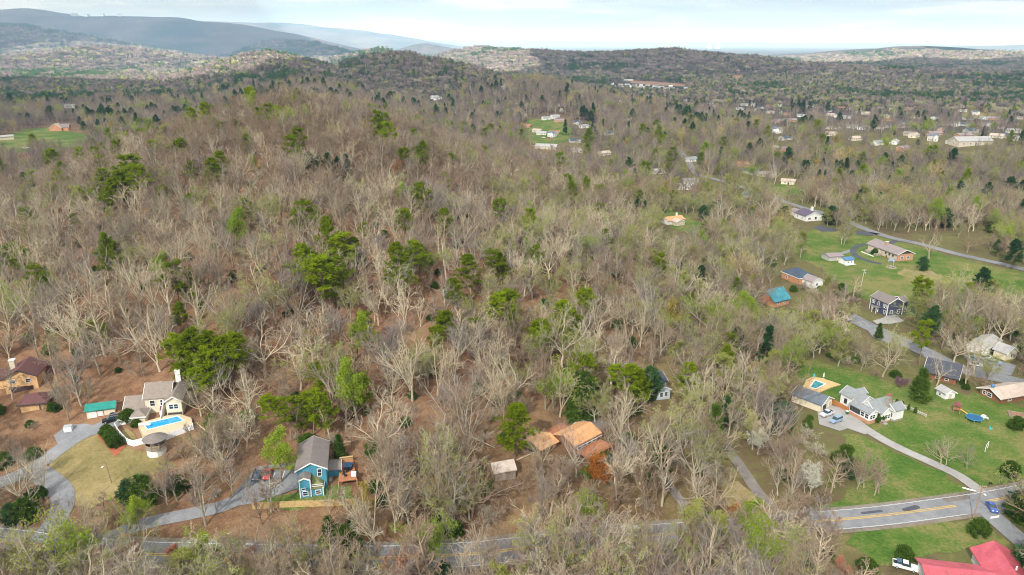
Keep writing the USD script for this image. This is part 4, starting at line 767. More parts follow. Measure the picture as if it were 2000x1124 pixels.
def vehicle(name, label, kind, paint, rear, front, group=None, category='car', lift=0.24):
    a, b = ground([rear[0], front[0]], [rear[1], front[1]]); c = (a + b) / 2; rz = math.atan2(b[1] - a[1], b[0] - a[0])
    p = thing(name, label, category, (c[0], c[1], height(c[0], c[1]) + lift), rz, group); M = PAINT[paint]
    if kind == 'suv': L, w, lower, cab = 4.9, 1.95, [(-2.45, .35), (2.4, .35), (2.45, .75), (2.3, .98), (1.0, 1.08), (-2.45, 1.1)], [(-2.4, 1.02), (1.15, 1.02), (.35, 1.72), (-2.2, 1.78)]
    elif kind == 'pickup': L, w, lower, cab = 5.5, 1.95, [(-2.75, .45), (2.7, .45), (2.75, .85), (2.55, 1.12), (1.1, 1.18), (-.9, 1.18), (-.95, 1.0), (-2.75, 1.0)], [(-.85, 1.1), (1.25, 1.1), (.6, 1.82), (-.7, 1.82)]
    elif kind == 'convertible': L, w, lower, cab = 4.6, 1.85, [(-2.3, .3), (2.3, .3), (2.3, .62), (2.0, .80), (.8, .9), (-1.6, .92), (-2.3, .82)], [(.35, .86), (.85, .86), (.45, 1.28), (.25, 1.28)]
    else: L, w, lower, cab = 4.5, 1.8, [(-2.25, .3), (2.25, .3), (2.25, .62), (1.9, .82), (.9, .92), (-1.5, .96), (-2.25, .85)], [(-1.75, .9), (1.05, .9), (.25, 1.40), (-1.05, 1.42)]
    body = part(p, 'body', profile(lower, w), M, smooth=35)
    glass = np.array(cab); part(p, 'windows', profile(cab, w - .12), CARGLASS if kind != 'convertible' else CARGLASS, smooth=30)
    top = glass[2:]; zt = top[:, 1].max()
    if kind != 'convertible': part(p, 'roof', hull([(x, s * (w / 2 - .24), z) for x in (top[:, 0].max() - .05, top[:, 0].min() + .05) for s in (-1, 1) for z in (zt - .03, zt + .05)]), M)
    else:
        part(p, 'cockpit', box(-1.0, .4, -.68, .68, .80, .95), BLACK)
        for s in (-.36, .36): part(p, 'seat', box(-.75, -.3, s - .25, s + .25, .9, 1.18), WOOD)
    if kind == 'pickup': part(p, 'bed', cat(box(-2.65, -1.0, -.82, .82, .98, 1.03), box(-2.72, -1.0, -.95, -.85, 1.0, 1.32), box(-2.72, -1.0, .85, .95, 1.0, 1.32), box(-2.75, -2.66, -.9, .9, 1.0, 1.32)), M); part(p, 'bed_liner', box(-2.64, -1.0, -.84, .84, 1.03, 1.09), BLACK)
    for x in (-L * .31, L * .32):
        for s in (-1, 1):
            wh = part(p, 'wheel', rod(.34, (x, s * (w / 2 - .2), .34), (x, s * (w / 2 + .02), .34), 14), BLACK); part(wh, 'rim', rod(.2, (x, s * (w / 2 - .1), .34), (x, s * (w / 2 + .035), .34), 10), STEEL)
    for s in (-1, 1):
        part(p, 'headlight', box(L / 2 - .22, L / 2 + .0, s * (w / 2 - .42) - .16, s * (w / 2 - .42) + .16, .62, .78), LAMP); part(p, 'tail_light', box(-L / 2 - .01, -L / 2 + .12, s * (w / 2 - .3) - .12, s * (w / 2 - .3) + .12, .68, .86), TAIL)
    return p
p = vehicle('suv', 'black estate car on the drive below the green roofed shed', 'suv', 'black', (232, 819.5), (204, 829)); part(p, 'roof_rail', cat(box(-1.9, .2, -.72, -.66, 1.84, 1.90), box(-1.9, .2, .66, .72, 1.84, 1.90)), STEEL)
vehicle('car', 'dark navy car in the bay next to the retaining wall', 'sedan', 'navy', (506, 925), (499.5, 943)); vehicle('car', 'red car parked beside the navy car', 'sedan', 'red', (527, 922), (520, 941))
vehicle('pickup_truck', 'silver pickup parked by the garage of the white house', 'pickup', 'silver', (1627, 808), (1602, 817)); vehicle('suv', 'blue silver estate car parked nearest the white house sunroom', 'suv', 'steel blue', (1643, 820.5), (1621, 829.5))
vehicle('convertible_car', 'cream open topped car behind the orange roofed house', 'convertible', 'white', (1121, 836), (1143, 825)); vehicle('car', 'bright blue car turning at the stop line', 'sedan', 'blue', (1931.5, 987.5), (1941.5, 1004), lift=.28)
p = vehicle('pickup_truck', 'white pickup with a dark cover beside the red roofed house', 'pickup', 'white', (1748, 1107), (1786, 1117)); part(p, 'bed_cover', box(-1.9, -.9, -.8, .8, 1.35, 1.9), PAINT['navy'])
for i, (px, py, c) in enumerate([(1899, 703, 'teal'), (1925, 702, 'silver'), (1918, 692, 'white'), (1942, 713, 'steel blue'), (1905, 716, 'silver')]):
    vehicle('car', ['teal car under the first tall trees of the row', 'silver car in the middle of the yard behind the tall trees', 'white car farthest back in the yard behind the tall trees', 'steel blue car nearest the curve behind the tall trees', 'silver car close to the dark shingled house'][i], 'suv' if i % 2 else 'sedan', c, (px - 10, py + 2.5 - i), (px + 10, py - 2.5 + i), lift=.3)
vehicle('car', 'red car in the valley beside the tall white house', 'sedan', 'red', (1069, 271), (1076, 271.5)); vehicle('van', 'white van left of the red car in the valley', 'suv', 'white', (1057, 270), (1066, 271)); 
for px in (50, 66, 84): vehicle('truck', {50: 'white truck nearest the edge of the hilltop lawn', 66: 'white truck between two others on the hilltop lawn', 84: 'grey truck last of three on the hilltop lawn'}[px], 'pickup', 'white' if px < 80 else 'silver', (px - 7, 291), (px + 8, 291.5), category='truck')
# ---------------------------------------------------------------- swimming pools, decks, fences
def sheet(pts, z0, z1):
    return trimesh.creation.extrude_polygon(sg.Polygon(pts).buffer(0), z1 - z0, engine='earcut').apply_translation([0, 0, z0])
WATER = mat('pool_water', {'g': ('geometry', {}), 'n': ('noise_texture', {'scale': 1.6, 'detail': 3.0}), 'b': ('bump', {'strength': .25, 'distance': .05}), 'r': ('rgb_ramp', {'ramp': [(.3, (.01, .25, .55)), (.7, (.02, .36, .68))]}), 'p': ('principled_bsdf', {'roughness': .08, 'specular_ior_level': .6})}, [('g.position', 'n.vector'), ('n.fac', 'b.height'), ('n.fac', 'r.fac'), ('r.color', 'p.base_color'), ('b.normal', 'p.normal')])
TEALW = mat('teal_pool_water', {'g': ('geometry', {}), 'n': ('noise_texture', {'scale': 1.0, 'detail': 3.0}), 'r': ('rgb_ramp', {'ramp': [(.3, (.01, .12, .14)), (.7, (.03, .30, .34))]}), 'p': ('principled_bsdf', {'roughness': .06, 'specular_ior_level': .7})}, [('g.position', 'n.vector'), ('n.fac', 'r.fac'), ('r.color', 'p.base_color')])
PATIO = plain('sand_patio', (.52, .42, .28), .85, .12, .4)
def pool(label, water_px, deck_px, water, deckm, zw=.35):
    w, d = ground(*np.array(water_px, float).T), ground(*np.array(deck_px, float).T); o = w.mean(0); z = max(w[:, 2].max(), d[:, 2].max()) - o[2] + .4
    p = thing('swimming_pool', label, 'swimming pool', o); W, Dk = w[:, :2] - o[:2], d[:, :2] - o[:2]
    NO_TREES.append(sg.Polygon(d[:, :2]).buffer(2))
    hole = sg.Polygon(W); g = sg.Polygon(Dk).buffer(0).difference(hole.buffer(.35))
    part(p, 'deck', cat(*[trimesh.creation.extrude_polygon(q, z + 3, engine='earcut').apply_translation([0, 0, -3]) for q in getattr(g, 'geoms', [g])]), deckm)
    cop = hole.buffer(.35).difference(hole); part(p, 'coping', trimesh.creation.extrude_polygon(cop, z + 3.05, engine='earcut').apply_translation([0, 0, -3]), W_['white'])
    part(p, 'water', sheet(W, z - .9, z - .12), water)
    return p, o, z
p, o, z = pool('long bright blue swimming pool in a sand coloured terrace', [(283, 838), (347, 817), (359, 827), (291, 851)], [(271, 838), (345, 809), (374, 820), (378, 838), (330, 858), (296, 872), (282, 864)], WATER, PATIO)
q = ground(280, 843) - o; part(p, 'diving_board', box(q[0] - .9, q[0] + 2.4, q[1] - .4, q[1] + .4, z + .35, z + .47), VINYL)
pool('small teal pool ringed by a tan deck behind the white house', [(1582, 759), (1592, 745), (1611, 752), (1594, 761)], [(1568, 757), (1574, 744), (1588, 738), (1606, 741), (1642, 753), (1625, 758), (1600, 768), (1578, 765)], TEALW, plain('tan_deck_boards', (.52, .36, .17), .8, .12, 1.0))
drape('mulch_bed', sg.Polygon(world_poly([(189, 853), (215, 840), (246, 872), (226, 894)])), MULCH, .2, 1.0, 'red mulch bed with four dark shrubs below the white fence', 'flower bed')
drape('garden_lawn', sg.Polygon(world_poly([(234, 848), (248, 838), (262, 848), (272, 866), (256, 868)])), DRY, .2, 1.5, 'small lawn inside the white vinyl fence', 'lawn')
def fence(name, label, px, hgt, m, seg=2.4, posts=True, rails=False, gap=0.0):
    w = ground(*np.array(px, float).T); line = sg.LineString(w[:, :2]); n = max(int(line.length / seg), 1)
    o = w[0]; p = thing(name, label, 'fence', o)
    P = [np.array(line.interpolate(i / n, normalized=True).coords[0]) for i in range(n + 1)]
    P = [np.array([*q, height(q[0], q[1])]) - o for q in P]
    for i, (a, b) in enumerate(zip(P[:-1], P[1:])):
        d = b - a; L = math.hypot(d[0], d[1]); nn = np.array([-d[1], d[0], 0]) / max(L, .01) * .04
        if rails:
            part(p, 'rail', cat(*[hull([c + s * nn + [0, 0, z + e] for c in (a, b) for s in (-1, 1) for e in (-.08, .08)]) for z in (.45, .85, hgt - .12)]), m)
        else:
            k0, k1 = a + d * .03, b - d * .03; part(p, 'panel', hull([c + s * nn + [0, 0, z] for c in (k0, k1) for s in (-1, 1) for z in (-.3, hgt - gap)]), m)
    for q in P: part(p, 'post', box(q[0] - .08, q[0] + .08, q[1] - .08, q[1] + .08, q[2] - .5, q[2] + hgt + .1), m)
    NO_TREES.append(line.buffer(1.0)); return p
fence('vinyl_fence', 'white vinyl fence curving round the small lawn by the pool', [(271, 823), (224, 834), (231, 848), (243, 862), (256, 874), (282, 867)], 1.9, VINYL)
fence('vinyl_fence', 'white vinyl fence along the far side of the pool terrace', [(321, 862), (345, 852), (378, 839)], 1.9, VINYL)
fence('plank_fence', 'long tan plank fence below the blue house', [(494, 995), (560, 992), (620, 990), (692, 987)], 1.9, FENCEW)
fence('cedar_fence', 'red brown cedar fence between the garage and the white house', [(1625, 789), (1659, 808)], 1.9, plain('red_cedar', (.40, .17, .06), .8, .2, 2.0), 1.8)
fence('pasture_fence', 'yellow plank fence at the corner of the pasture', [(1856, 616), (1912, 603), (1948, 616), (2010, 634)], 1.7, FENCEW)
fence('rail_fence', 'dark rail fence running from the dark blue house into the pasture', [(1757, 599), (1782, 607), (1808, 615)], 1.3, OLDWOOD, 2.6, rails=True)
fence('rail_fence', 'grey rail fence with small cypresses beside the white house', [(1745, 788), (1775, 800), (1808, 816)], 1.2, plain('pale_rail', (.5, .48, .44)), 2.6, rails=True)
p = fence('retaining_wall', 'pale retaining wall round two sides of the blue house car park', [(491, 942), (499, 920), (540, 914), (581, 910)], 1.1, CONC, 2.0)
stage.GetPrimAtPath(p).SetCustomDataByKey('category', 'wall')
for i, (a, b) in enumerate([((513, 940), (517, 929)), ((534, 936), (537, 924)), ((552, 935), (556, 922))]):
    g = ground([a[0], b[0]], [a[1], b[1]]); d = (g[1] - g[0])[:2]; n = np.array([-d[1], d[0]]) / np.hypot(*d) * .07
    q = np.array([[*(e[:2] + s * n), height(e[0], e[1]) + .245] for e in g for s in (-1, 1)]); solo('bay_line', (q, np.array([[0, 1, 3], [0, 3, 2]])), WLINE, ['white bay line between the navy and the red car', 'white bay line beside the red car', 'white bay line nearest the blue house'][i], 'road marking', kind='structure')
def at(px, py): return ground(px, py)
# round pavilion on posts
o = at(307, 884); p = thing('gazebo', 'round brown roofed gazebo on a white skirt below the pool terrace', 'gazebo', o)
NO_TREES.append(sg.Point(o[0], o[1]).buffer(4))
part(p, 'skirt', rod(2.5, (0, 0, -1), (0, 0, 1.9), 12), W_['white']); part(p, 'floor', rod(2.9, (0, 0, 1.9), (0, 0, 2.1), 12), OLDWOOD); part(p, 'roof', rod(3.3, (0, 0, 4.5), (0, 0, 5.9), 12, .35), R_['grey brown'])
for i in range(8):
    a = i * math.pi / 4; x, y = 2.65 * math.cos(a), 2.65 * math.sin(a); part(p, 'post', rod(.09, (x, y, 2.1), (x, y, 4.5), 6), OLDWOOD)
    b = (i + 1) * math.pi / 4; part(p, 'railing', rod(.07, (x, y, 3.0), (2.65 * math.cos(b), 2.65 * math.sin(b), 3.0), 5), FENCEW); part(p, 'screen', hull([(r * math.cos(c), r * math.sin(c), z) for r in (2.58, 2.64) for c in (a + .05, b - .05) for z in (2.1, 2.9)]), OLDWOOD)
# deck of the blue house
o = at(679, 948); w = ground([664, 690, 698, 662], [906, 903, 949, 953]) - o; p = thing('garden_deck', 'red brown garden deck beside the blue house', 'deck', o); NO_TREES.append(sg.Polygon(w[:, :2] + o[:2]).buffer(1.5)); zt = w[:, 2].max() + .4
part(p, 'floor', sheet(w[:, :2], zt - .2, zt), REDWOOD)
for i, q in enumerate(w): part(p, 'leg', box(q[0] - .12, q[0] + .12, q[1] - .12, q[1] + .12, -1.5, zt), WOOD)
a, b = w[0], w[1]; part(p, 'windbreak', hull([(c[0], c[1] + e, z) for c in (a, b) for e in (0, .1) for z in (zt, zt + 1.3)]), WOOD); part(p, 'windbreak_cap', hull([(c[0], c[1] + e, z) for c in (a, b) for e in (-.25, .3) for z in (zt + 1.32, zt + 1.45)]), FENCEW)
def on(px, py): q = at(px, py); return q - o + [0, 0, zt - (q - o)[2]]
DECKZ = o[2] + zt
def small(name, label, cat_, px, py, zl, parts_, rz=0.0, group=None):
    g = at(px, py); p = thing(name, label, cat_, (g[0], g[1], zl if zl is not None else g[2] + .1), rz, group)
    for n, ms, m in parts_: part(p, n, ms, m)
    return p
small('hot_tub', 'square black hot tub on the red brown deck', 'hot tub', 681, 920, DECKZ, [('shell', box(-1.1, 1.1, -1.1, 1.1, 0, .9), BLACK), ('cover', box(-1.15, 1.15, -1.15, 1.15, .9, 1.02), PAINT['navy'])])
for i, (px, py) in enumerate([(672, 936), (679, 930), (683, 926), (676, 941)]):
    small('deck_chair', ['black chair nearest the blue house on the deck', 'black chair in the middle of the deck', 'black chair next to the hot tub', 'black chair at the front of the deck'][i], 'chair', px, py, DECKZ, [('seat', box(-.32, .32, -.3, .3, .4, .48), BLACK), ('backrest', box(-.32, .32, .28, .36, .48, 1.05), BLACK), ('leg', box(-.3, -.25, -.28, .28, 0, .4), BLACK), ('leg', box(.25, .3, -.28, .28, 0, .4), BLACK)], i * .9)
small('cooler_box', 'white box standing on the edge of the deck', 'box', 692, 940, DECKZ, [('body', box(-.6, .6, -.4, .4, 0, 1.0), VINYL), ('lid', box(-.63, .63, -.43, .43, 1.0, 1.12), VINYL)])
small('utility_box', 'white utility box at the edge of the turning pad', 'box', 134, 842, None, [('body', box(-1.0, 1.0, -.8, .8, 0, 1.5), VINYL), ('lid', box(-1.05, 1.05, -.85, .85, 1.5, 1.62), STEEL)], .3)
small('wheelie_bin', 'green wheelie bin against the sunroom of the white house', 'bin', 1654, 810, None, [('body', hull([(x * k, y * k, z) for x in (-.4, .4) for y in (-.45, .45) for z, k in ((0, .8), (1.1, 1.0))]), plain('bin_green', (.02, .12, .08), .4)), ('lid', box(-.43, .43, -.48, .48, 1.1, 1.2), W_['white'])])
small('blue_barrel', 'blue barrel behind the black estate car', 'barrel', 221, 817, None, [('body', rod(.7, (0, 0, 0), (0, 0, 1.6), 12), plain('barrel_blue', (.01, .08, .5), .4)), ('rim', rod(.73, (0, 0, 1.5), (0, 0, 1.62), 12), BLACK)])
# trampoline, play tower, garden chairs, beds
p = small('trampoline', 'round blue trampoline on the lawn', 'trampoline', 1902, 821, None, [('mat', rod(2.35, (0, 0, .86), (0, 0, .9), 24), plain('blue_mat', (.015, .09, .22), .5))])
part(p, 'frame', trimesh.creation.torus(2.45, .12, 28, 8).apply_translation([0, 0, .9]), plain('teal_pad', (.03, .25, .30)))
for i in range(6): a = i * math.pi / 3; part(p, 'leg', rod(.05, (2.4 * math.cos(a), 2.4 * math.sin(a), -.2), (2.4 * math.cos(a), 2.4 * math.sin(a), .9), 6), STEEL)
p = small('play_tower', 'wooden play tower with a yellow slide on the lawn', 'play tower', 1867, 806, None, [('platform', box(-1, 1, -1, 1, 1.4, 1.55), REDWOOD), ('roof', hull([(-1.2, -1.2, 2.8), (1.2, -1.2, 2.8), (1.2, 1.2, 2.8), (-1.2, 1.2, 2.8), (0, -1.2, 3.5), (0, 1.2, 3.5)]), plain('play_roof', (.22, .07, .08))), ('slide', hull([(1, -.35, 1.5), (1, .35, 1.5), (3.6, -.35, .1), (3.6, .35, .1), (1, 0, 1.62), (3.6, 0, .22)]), plain('yellow_slide', (.65, .42, .04), .4)), ('panel', box(-1, -.9, -.9, .9, .2, 1.3), plain('blue_panel', (.05, .3, .5)))], -.5)
for x in (-.95, .95):
    for y in (-.95, .95): part(p, 'leg', box(x - .08, x + .08, y - .08, y + .08, -.2, 2.8), REDWOOD)
TURQ = plain('turquoise_plastic', (.05, .40, .45), .4); WHITEP = plain('white_plastic', (.7, .7, .7), .4)
def chair_parts(m): return [('seat', box(-.35, .35, -.35, .35, .35, .43), m), ('backrest', hull([(-.35, .3, .43), (.35, .3, .43), (-.3, .5, 1.2), (.3, .5, 1.2), (-.3, .56, 1.2), (.3, .36, .43)]), m), ('leg', box(-.35, -.28, -.33, .33, 0, .35), m), ('leg', box(.28, .35, -.33, .33, 0, .35), m)]
small('garden_chair', 'turquoise garden chair alone at the bottom of the lawn', 'chair', 1935, 840, None, chair_parts(TURQ), .6); small('garden_chair', 'turquoise chair behind the small teal pool', 'chair', 1591, 738, None, chair_parts(TURQ), .2)
small('parasol', 'closed white parasol standing behind the teal pool', 'parasol', 1608, 740, None, [('canopy', rod(.32, (0, 0, .8), (0, 0, 2.4), 8, .06), VINYL), ('pole', rod(.04, (0, 0, 0), (0, 0, .8), 6), STEEL), ('base', rod(.35, (0, 0, 0), (0, 0, .1), 10), STEEL)])
for i, (px, py, m) in enumerate([(1924, 820, WHITEP), (1920, 816, WHITEP), (1798, 783, WHITEP)]): small('garden_table', ['white garden table beside the trampoline', 'white low table touching the trampoline', 'white table on the lawn before the round evergreen'][i], 'table', px, py, None, [('top', box(-.8, .8, -.5, .5, .65, .72), m), ('leg', box(-.75, -.68, -.45, .45, 0, .65), m), ('leg', box(.68, .75, -.45, .45, 0, .65), m)], .5 * i)
p = small('garden_bed', 'timber edged vegetable bed below the brick cabin', 'garden bed', 1988, 812, None, [('soil', box(-2.6, 2.6, -1.8, 1.8, -.4, .25), CLAY), ('border', cat(box(-2.8, 2.8, -2.0, -1.8, -.4, .4), box(-2.8, 2.8, 1.8, 2.0, -.4, .4), box(-2.8, -2.6, -1.8, 1.8, -.4, .4), box(2.6, 2.8, -1.8, 1.8, -.4, .4)), OLDWOOD)], -.4)
p = small('stone_ring', 'round stone ring with a lamp post on the pasture before the ranch house', 'fountain', 1741, 523, None, [('ring', trimesh.creation.torus(2.3, .3, 22, 8), W_['stone']), ('basin', rod(.8, (-.6, 0, 0), (-.6, 0, 1.0), 10), W_['stone']), ('post', rod(.09, (.7, 0, 0), (.7, 0, 3.4), 6), STEEL), ('lamp', box(.5, .9, -.2, .2, 3.4, 4.0), WHITEP)])
p = small('garden_dome', 'grey domed cover against the ranch house wall', 'tent', 1741, 511, None, [('cover', hull([(2.2 * math.cos(a) * c, 1.6 * math.sin(a) * c, 2.2 * z) for a in np.linspace(0, 6.28, 14) for c, z in ((1, 0), (.8, .6), (.4, .95))]), plain('grey_canvas', (.22, .25, .28))), ('skirt', box(-2.0, 2.0, -1.7, -1.6, -.4, .5), plain('blue_canvas', (.08, .13, .2)))])
small('swing_frame', 'white metal goal frame on the lawn above the road', 'goal', 1926, 880, None, [('post', rod(.07, (-1.6, 0, 0), (-1.6, 0, 2.3), 6), VINYL), ('post', rod(.07, (1.6, 0, 0), (1.6, 0, 2.3), 6), VINYL), ('crossbar', rod(.07, (-1.67, 0, 2.3), (1.67, 0, 2.3), 6), VINYL)], .8)
small('mailbox', 'dark mailbox on the grass above the junction', 'mailbox', 1933, 952, None, [('post', box(-.06, .06, -.06, .06, 0, 1.0), WOOD), ('box', rod(.28, (-.35, 0, 1.2), (.35, 0, 1.2), 10), BLACK)])
small('driveway_marker', 'white edge kerb at the mouth of the concrete drive', 'kerb', 1892, 957, None, [('kerb', hull([(-1.6, -.2, 0), (1.6, -.2, 0), (-1.6, .2, 0), (1.6, .2, 0), (-1.5, 0, .25), (1.5, 0, .25)]), VINYL)], -.6)
# stop sign and utility poles
g = at(1959, 1003); p = thing('stop_sign', 'red stop sign half behind the dark evergreen at the junction', 'sign', g)
part(p, 'post', box(-.04, .04, -.04, .04, -.3, 2.2), STEEL); oct_ = [(.48 * math.cos(a), .48 * math.sin(a)) for a in np.arange(8) * math.pi / 4 + math.pi / 8]
pl = trimesh.creation.extrude_polygon(sg.Polygon(oct_), .03); pl.apply_transform(trimesh.transformations.rotation_matrix(math.pi / 2, [1, 0, 0])); pl.apply_translation([0, -.05, 2.5]); pp = part(p, 'plate', pl, plain('stop_red', (.50, .02, .03), .4)); tx = meshkit.text_mesh('STOP', .26, .01); tx.apply_translation([-tx.bounds.mean(0)[0], -tx.bounds.mean(0)[1], 0]); tx.apply_transform(trimesh.transformations.rotation_matrix(math.pi / 2, [1, 0, 0])); tx.apply_translation([0, -.085, 2.5]); part(pp, 'lettering', tx, WLINE); part(p, 'street_plate', box(-.4, .4, -.02, .02, 3.05, 3.25), plain('street_green', (.01, .25, .16), .4))
def pole(label, px, py, ht, lean=(0, 0), lamp=False, arms=1, m=POLE):
    g = at(px, py); p = thing('utility_pole', label, 'utility pole', g); top = np.array([lean[0], lean[1], ht])
    part(p, 'pole', rod(.16, (0, 0, -1), top, 8, .11), m)
    for i in range(arms): z = ht - .5 - .9 * i; c = top * (z / ht); a = part(p, 'crossarm', box(c[0] - 1.2, c[0] + 1.2, c[1] - .08, c[1] + .08, z - .07, z + .07), m); [part(a, 'insulator', rod(.07, (c[0] + x, c[1], z + .07), (c[0] + x, c[1], z + .3), 6), STEEL) for x in (-1.1, -.6, .6, 1.1)]
    if lamp: c = top * .8; part(p, 'lamp_arm', rod(.05, c, c + [0, -1.4, .4], 5), STEEL); part(p, 'lamp', hull([c + [x, -1.4 + y, .4 + z] for x in (-.18, .18) for y in (-.6, .1) for z in (-.1, .08)]), WHITEP)
    elif arms: c = top * .78; part(p, 'transformer', rod(.3, c + [.4, 0, -.5], c + [.4, 0, .4], 10), STEEL)
    NO_TREES.append(sg.Point(g[0], g[1]).buffer(2)); return g + top
w1 = pole('tall utility pole leaning beside the junction', 1899, 1017, 10.5, (.8, .3), True, 2); pole('short pole with a lamp on the tan lawn', 219, 944, 7.0, (-.7, -.2), True, 0); pole('tall bare pole on the lawn above the orange roofed cottage', 1301, 411, 11, (0, 0), False, 0); pole('pale utility pole with a lamp on the pasture', 1681, 561, 9.5, (.6, 0), True, 1, plain('pale_pole', (.5, .48, .45)))
w2 = pole('utility pole beside the main road near the drive mouth', 136, 1072, 10, (-.5, 0), False, 1)
# things far off
for i, px in enumerate((1385, 1402)):
    o = along(px, 92.0, 15500.0); o[2] = 20; p = thing('cooling_tower', ['first of two pale cooling towers on the horizon', 'second of two pale cooling towers on the horizon'][i], 'cooling tower', o)
    zz = np.linspace(0, 118, 12); rr = 27 * np.sqrt(1 + ((zz - 90) / 60) ** 2); v, f = sweep(np.stack([zz * 0, zz * 0, zz], -1)[None], rr[None], 24); part(p, 'shell', (v, f), W_['white'], smooth=True); part(p, 'rim', trimesh.creation.torus(rr[-1], 2.0, 24, 6).apply_translation([0, 0, 118]), W_['beige'])
for i, px in enumerate((1299.5, 1305)):
    o = along(px, 103, 3230.0); o[2] = height(o[0], o[1]); p = thing('water_tank', ['first white water tank on the far wooded ridge', 'second white water tank on the far wooded ridge'][i], 'water tank', o); part(p, 'tank', rod(5.2, (0, 0, -3), (0, 0, 25), 18), W_['white'], smooth=30); part(p, 'dome', hull([(5.2 * c * math.cos(a), 5.2 * c * math.sin(a), 25 + z) for a in np.linspace(0, 6.28, 18) for c, z in ((1, 0), (.7, 1.2), (.2, 1.8))]), W_['white'])
o = along(1809, 92, 6180.0); o[2] = height(o[0], o[1]); p = thing('radio_mast', 'thin pale radio mast on the sunlit far hill', 'mast', o); part(p, 'mast', rod(2.2, (0, 0, 0), (0, 0, 42), 6, 1.0), W_['white']); part(p, 'dish', box(-4, 4, -1, 1, 28, 34), W_['white'])
# shrubs set out by hand
for i, (px, py, s_, l) in enumerate([(209, 850, 1.2, 'first dark shrub from the drive on the red mulch'), (216, 858, 1.2, 'second dark shrub on the red mulch'), (222, 866, 1.2, 'third dark shrub on the red mulch'), (228, 873, 1.3, 'last dark shrub on the red mulch'), (250, 824, 1.5, 'yellow green round bush beside the cream house'), (266, 834, .9, 'small round shrub inside the white fence'),
                                    (1716, 824, 1.3, 'dark shrub at the corner of the white house'), (1985, 838, 1.6, 'olive round shrub beside the vegetable bed'), (1772, 508, 1.0, 'low hedge at the brick end of the ranch house'), (1708, 497, 1.3, 'shrub bed beside the ranch house porch'), (1750, 792, .7, 'first small cypress beside the rail fence'), (1762, 797, .7, 'second small cypress beside the rail fence'), (1774, 802, .7, 'third small cypress beside the rail fence'), (1787, 808, .7, 'last small cypress beside the rail fence')]):
    HANDSHRUB = globals().setdefault('HANDSHRUBS', []); HANDSHRUB.append((px, py, s_, l))
KINDS = '/World/tree_kinds'
stage.CreateClassPrim(KINDS)
PROTO = {}          # kind -> list of class paths, each with its parts
def proto(kind, parts):
    path = f'{KINDS}/{kind}_{len(PROTO.get(kind, [])) + 1:03d}'
    UsdGeom.Xform.Define(stage, path)
    for name, mesh, m, sm in parts: usdkit.mesh(stage, path + '/' + name, mesh, m, smooth=sm)
    PROTO.setdefault(kind, []).append(path)
def leafy_bare(kind, seed, form, leafm, per_tip, size, spread, barkm='grey', fine=.8, h=16.0):
    rng = np.random.default_rng(seed + 7)
    tr, tw, t4, t3 = bare(seed, form, h, fine)
    pick = t4 if per_tip >= 1 else t4[rng.random(len(t4)) < per_tip]
    proto(kind, [('trunk', tr, BARK[barkm], True), ('twigs', tw, BARK[barkm], False), ('crown', clumps(rng, pick, max(1, int(per_tip)), spread, size), LEAF[leafm], False)])
for n, (form, b) in enumerate([('spread', 'pale'), ('vase', 'pale'), ('tall', 'pale'), ('crooked', 'pale'), ('twin', 'pale'), ('spread', 'grey'), ('vase', 'grey'), ('tall', 'grey'), ('tall', 'pale'), ('vase', 'pale')]):
    tr, tw, _, _ = bare(100 + n, form, 18, .8); proto('bare_tree', [('trunk', tr, BARK[b], True), ('crown', tw, BARK[('grey', 'pale', 'brown')[n % 3] if b == 'pale' else 'plum'], False)])
for n, form in enumerate(['vase', 'tall', 'spread', 'tall']):
    tr, tw, _, _ = bare(150 + n, form, 17, 1.1); proto('brown_tree', [('trunk', tr, BARK['grey' if n < 2 else 'brown'], True), ('crown', tw, BARK['brown'], False)])
NEAR_FORMS = {'bare_tree': len(PROTO['bare_tree']), 'brown_tree': len(PROTO['brown_tree'])}     # past these come lighter trees for the distance
for n, form in enumerate(['vase', 'tall', 'spread']):
    tr, tw, _, _ = bare(190 + n, form, 18, .4); proto('bare_tree', [('trunk', tr, BARK['grey'], False), ('crown', tw, BARK[('grey', 'brown', 'plum')[n]], False)])
for n, form in enumerate(['vase', 'tall', 'spread', 'tall']):
    tr, tw, _, _ = bare(195 + n, form, 17, .45); proto('brown_tree', [('trunk', tr, BARK['plum' if n else 'grey'], False), ('crown', tw, BARK['plum' if n % 2 else 'brown'], False)])
for n, form in enumerate(['tall', 'twin', 'tall']):
    tr, tw, _, _ = bare(170 + n, form, 11, .6); proto('sapling', [('trunk', tr, BARK['grey'], True), ('crown', tw, BARK['brown'], False)])
for n, form in enumerate(['vase', 'spread', 'tall', 'spread', 'vase']):
    leafy_bare('budding_tree', 200 + n, form, 'olive', 3, .17, .25, 'grey', .9)
NEAR_FORMS['budding_tree'] = len(PROTO['budding_tree'])
for n, form in enumerate(['vase', 'spread', 'tall']):
    leafy_bare('budding_tree', 220 + n, form, 'olive', 3, .17, .3, 'plum', .45)
for n, form in enumerate(['vase', 'tall', 'spread']):
    leafy_bare('lime_tree', 230 + n, form, 'lime', 4, .22, .45, 'grey')
for n, form in enumerate(['vase', 'tall']):
    leafy_bare('golden_tree', 245 + n, form, 'gold', 3, .19, .3, 'pale')
for n, form in enumerate(['vase', 'tall']):
    leafy_bare('red_bud_tree', 250 + n, form, 'red', 4, .17, .28, 'pale', h=13)
leafy_bare('rust_tree', 262, 'vase', 'rust', 6, .22, .35, 'brown', h=10)
for n, form in enumerate(['vase', 'spread']):
    leafy_bare('blossom_tree', 270 + n, form, 'white', 7, .2, .3, 'grey', h=9)
leafy_bare('mauve_tree', 280, 'spread', 'mauve', 5, .16, .25, 'dark', h=6)
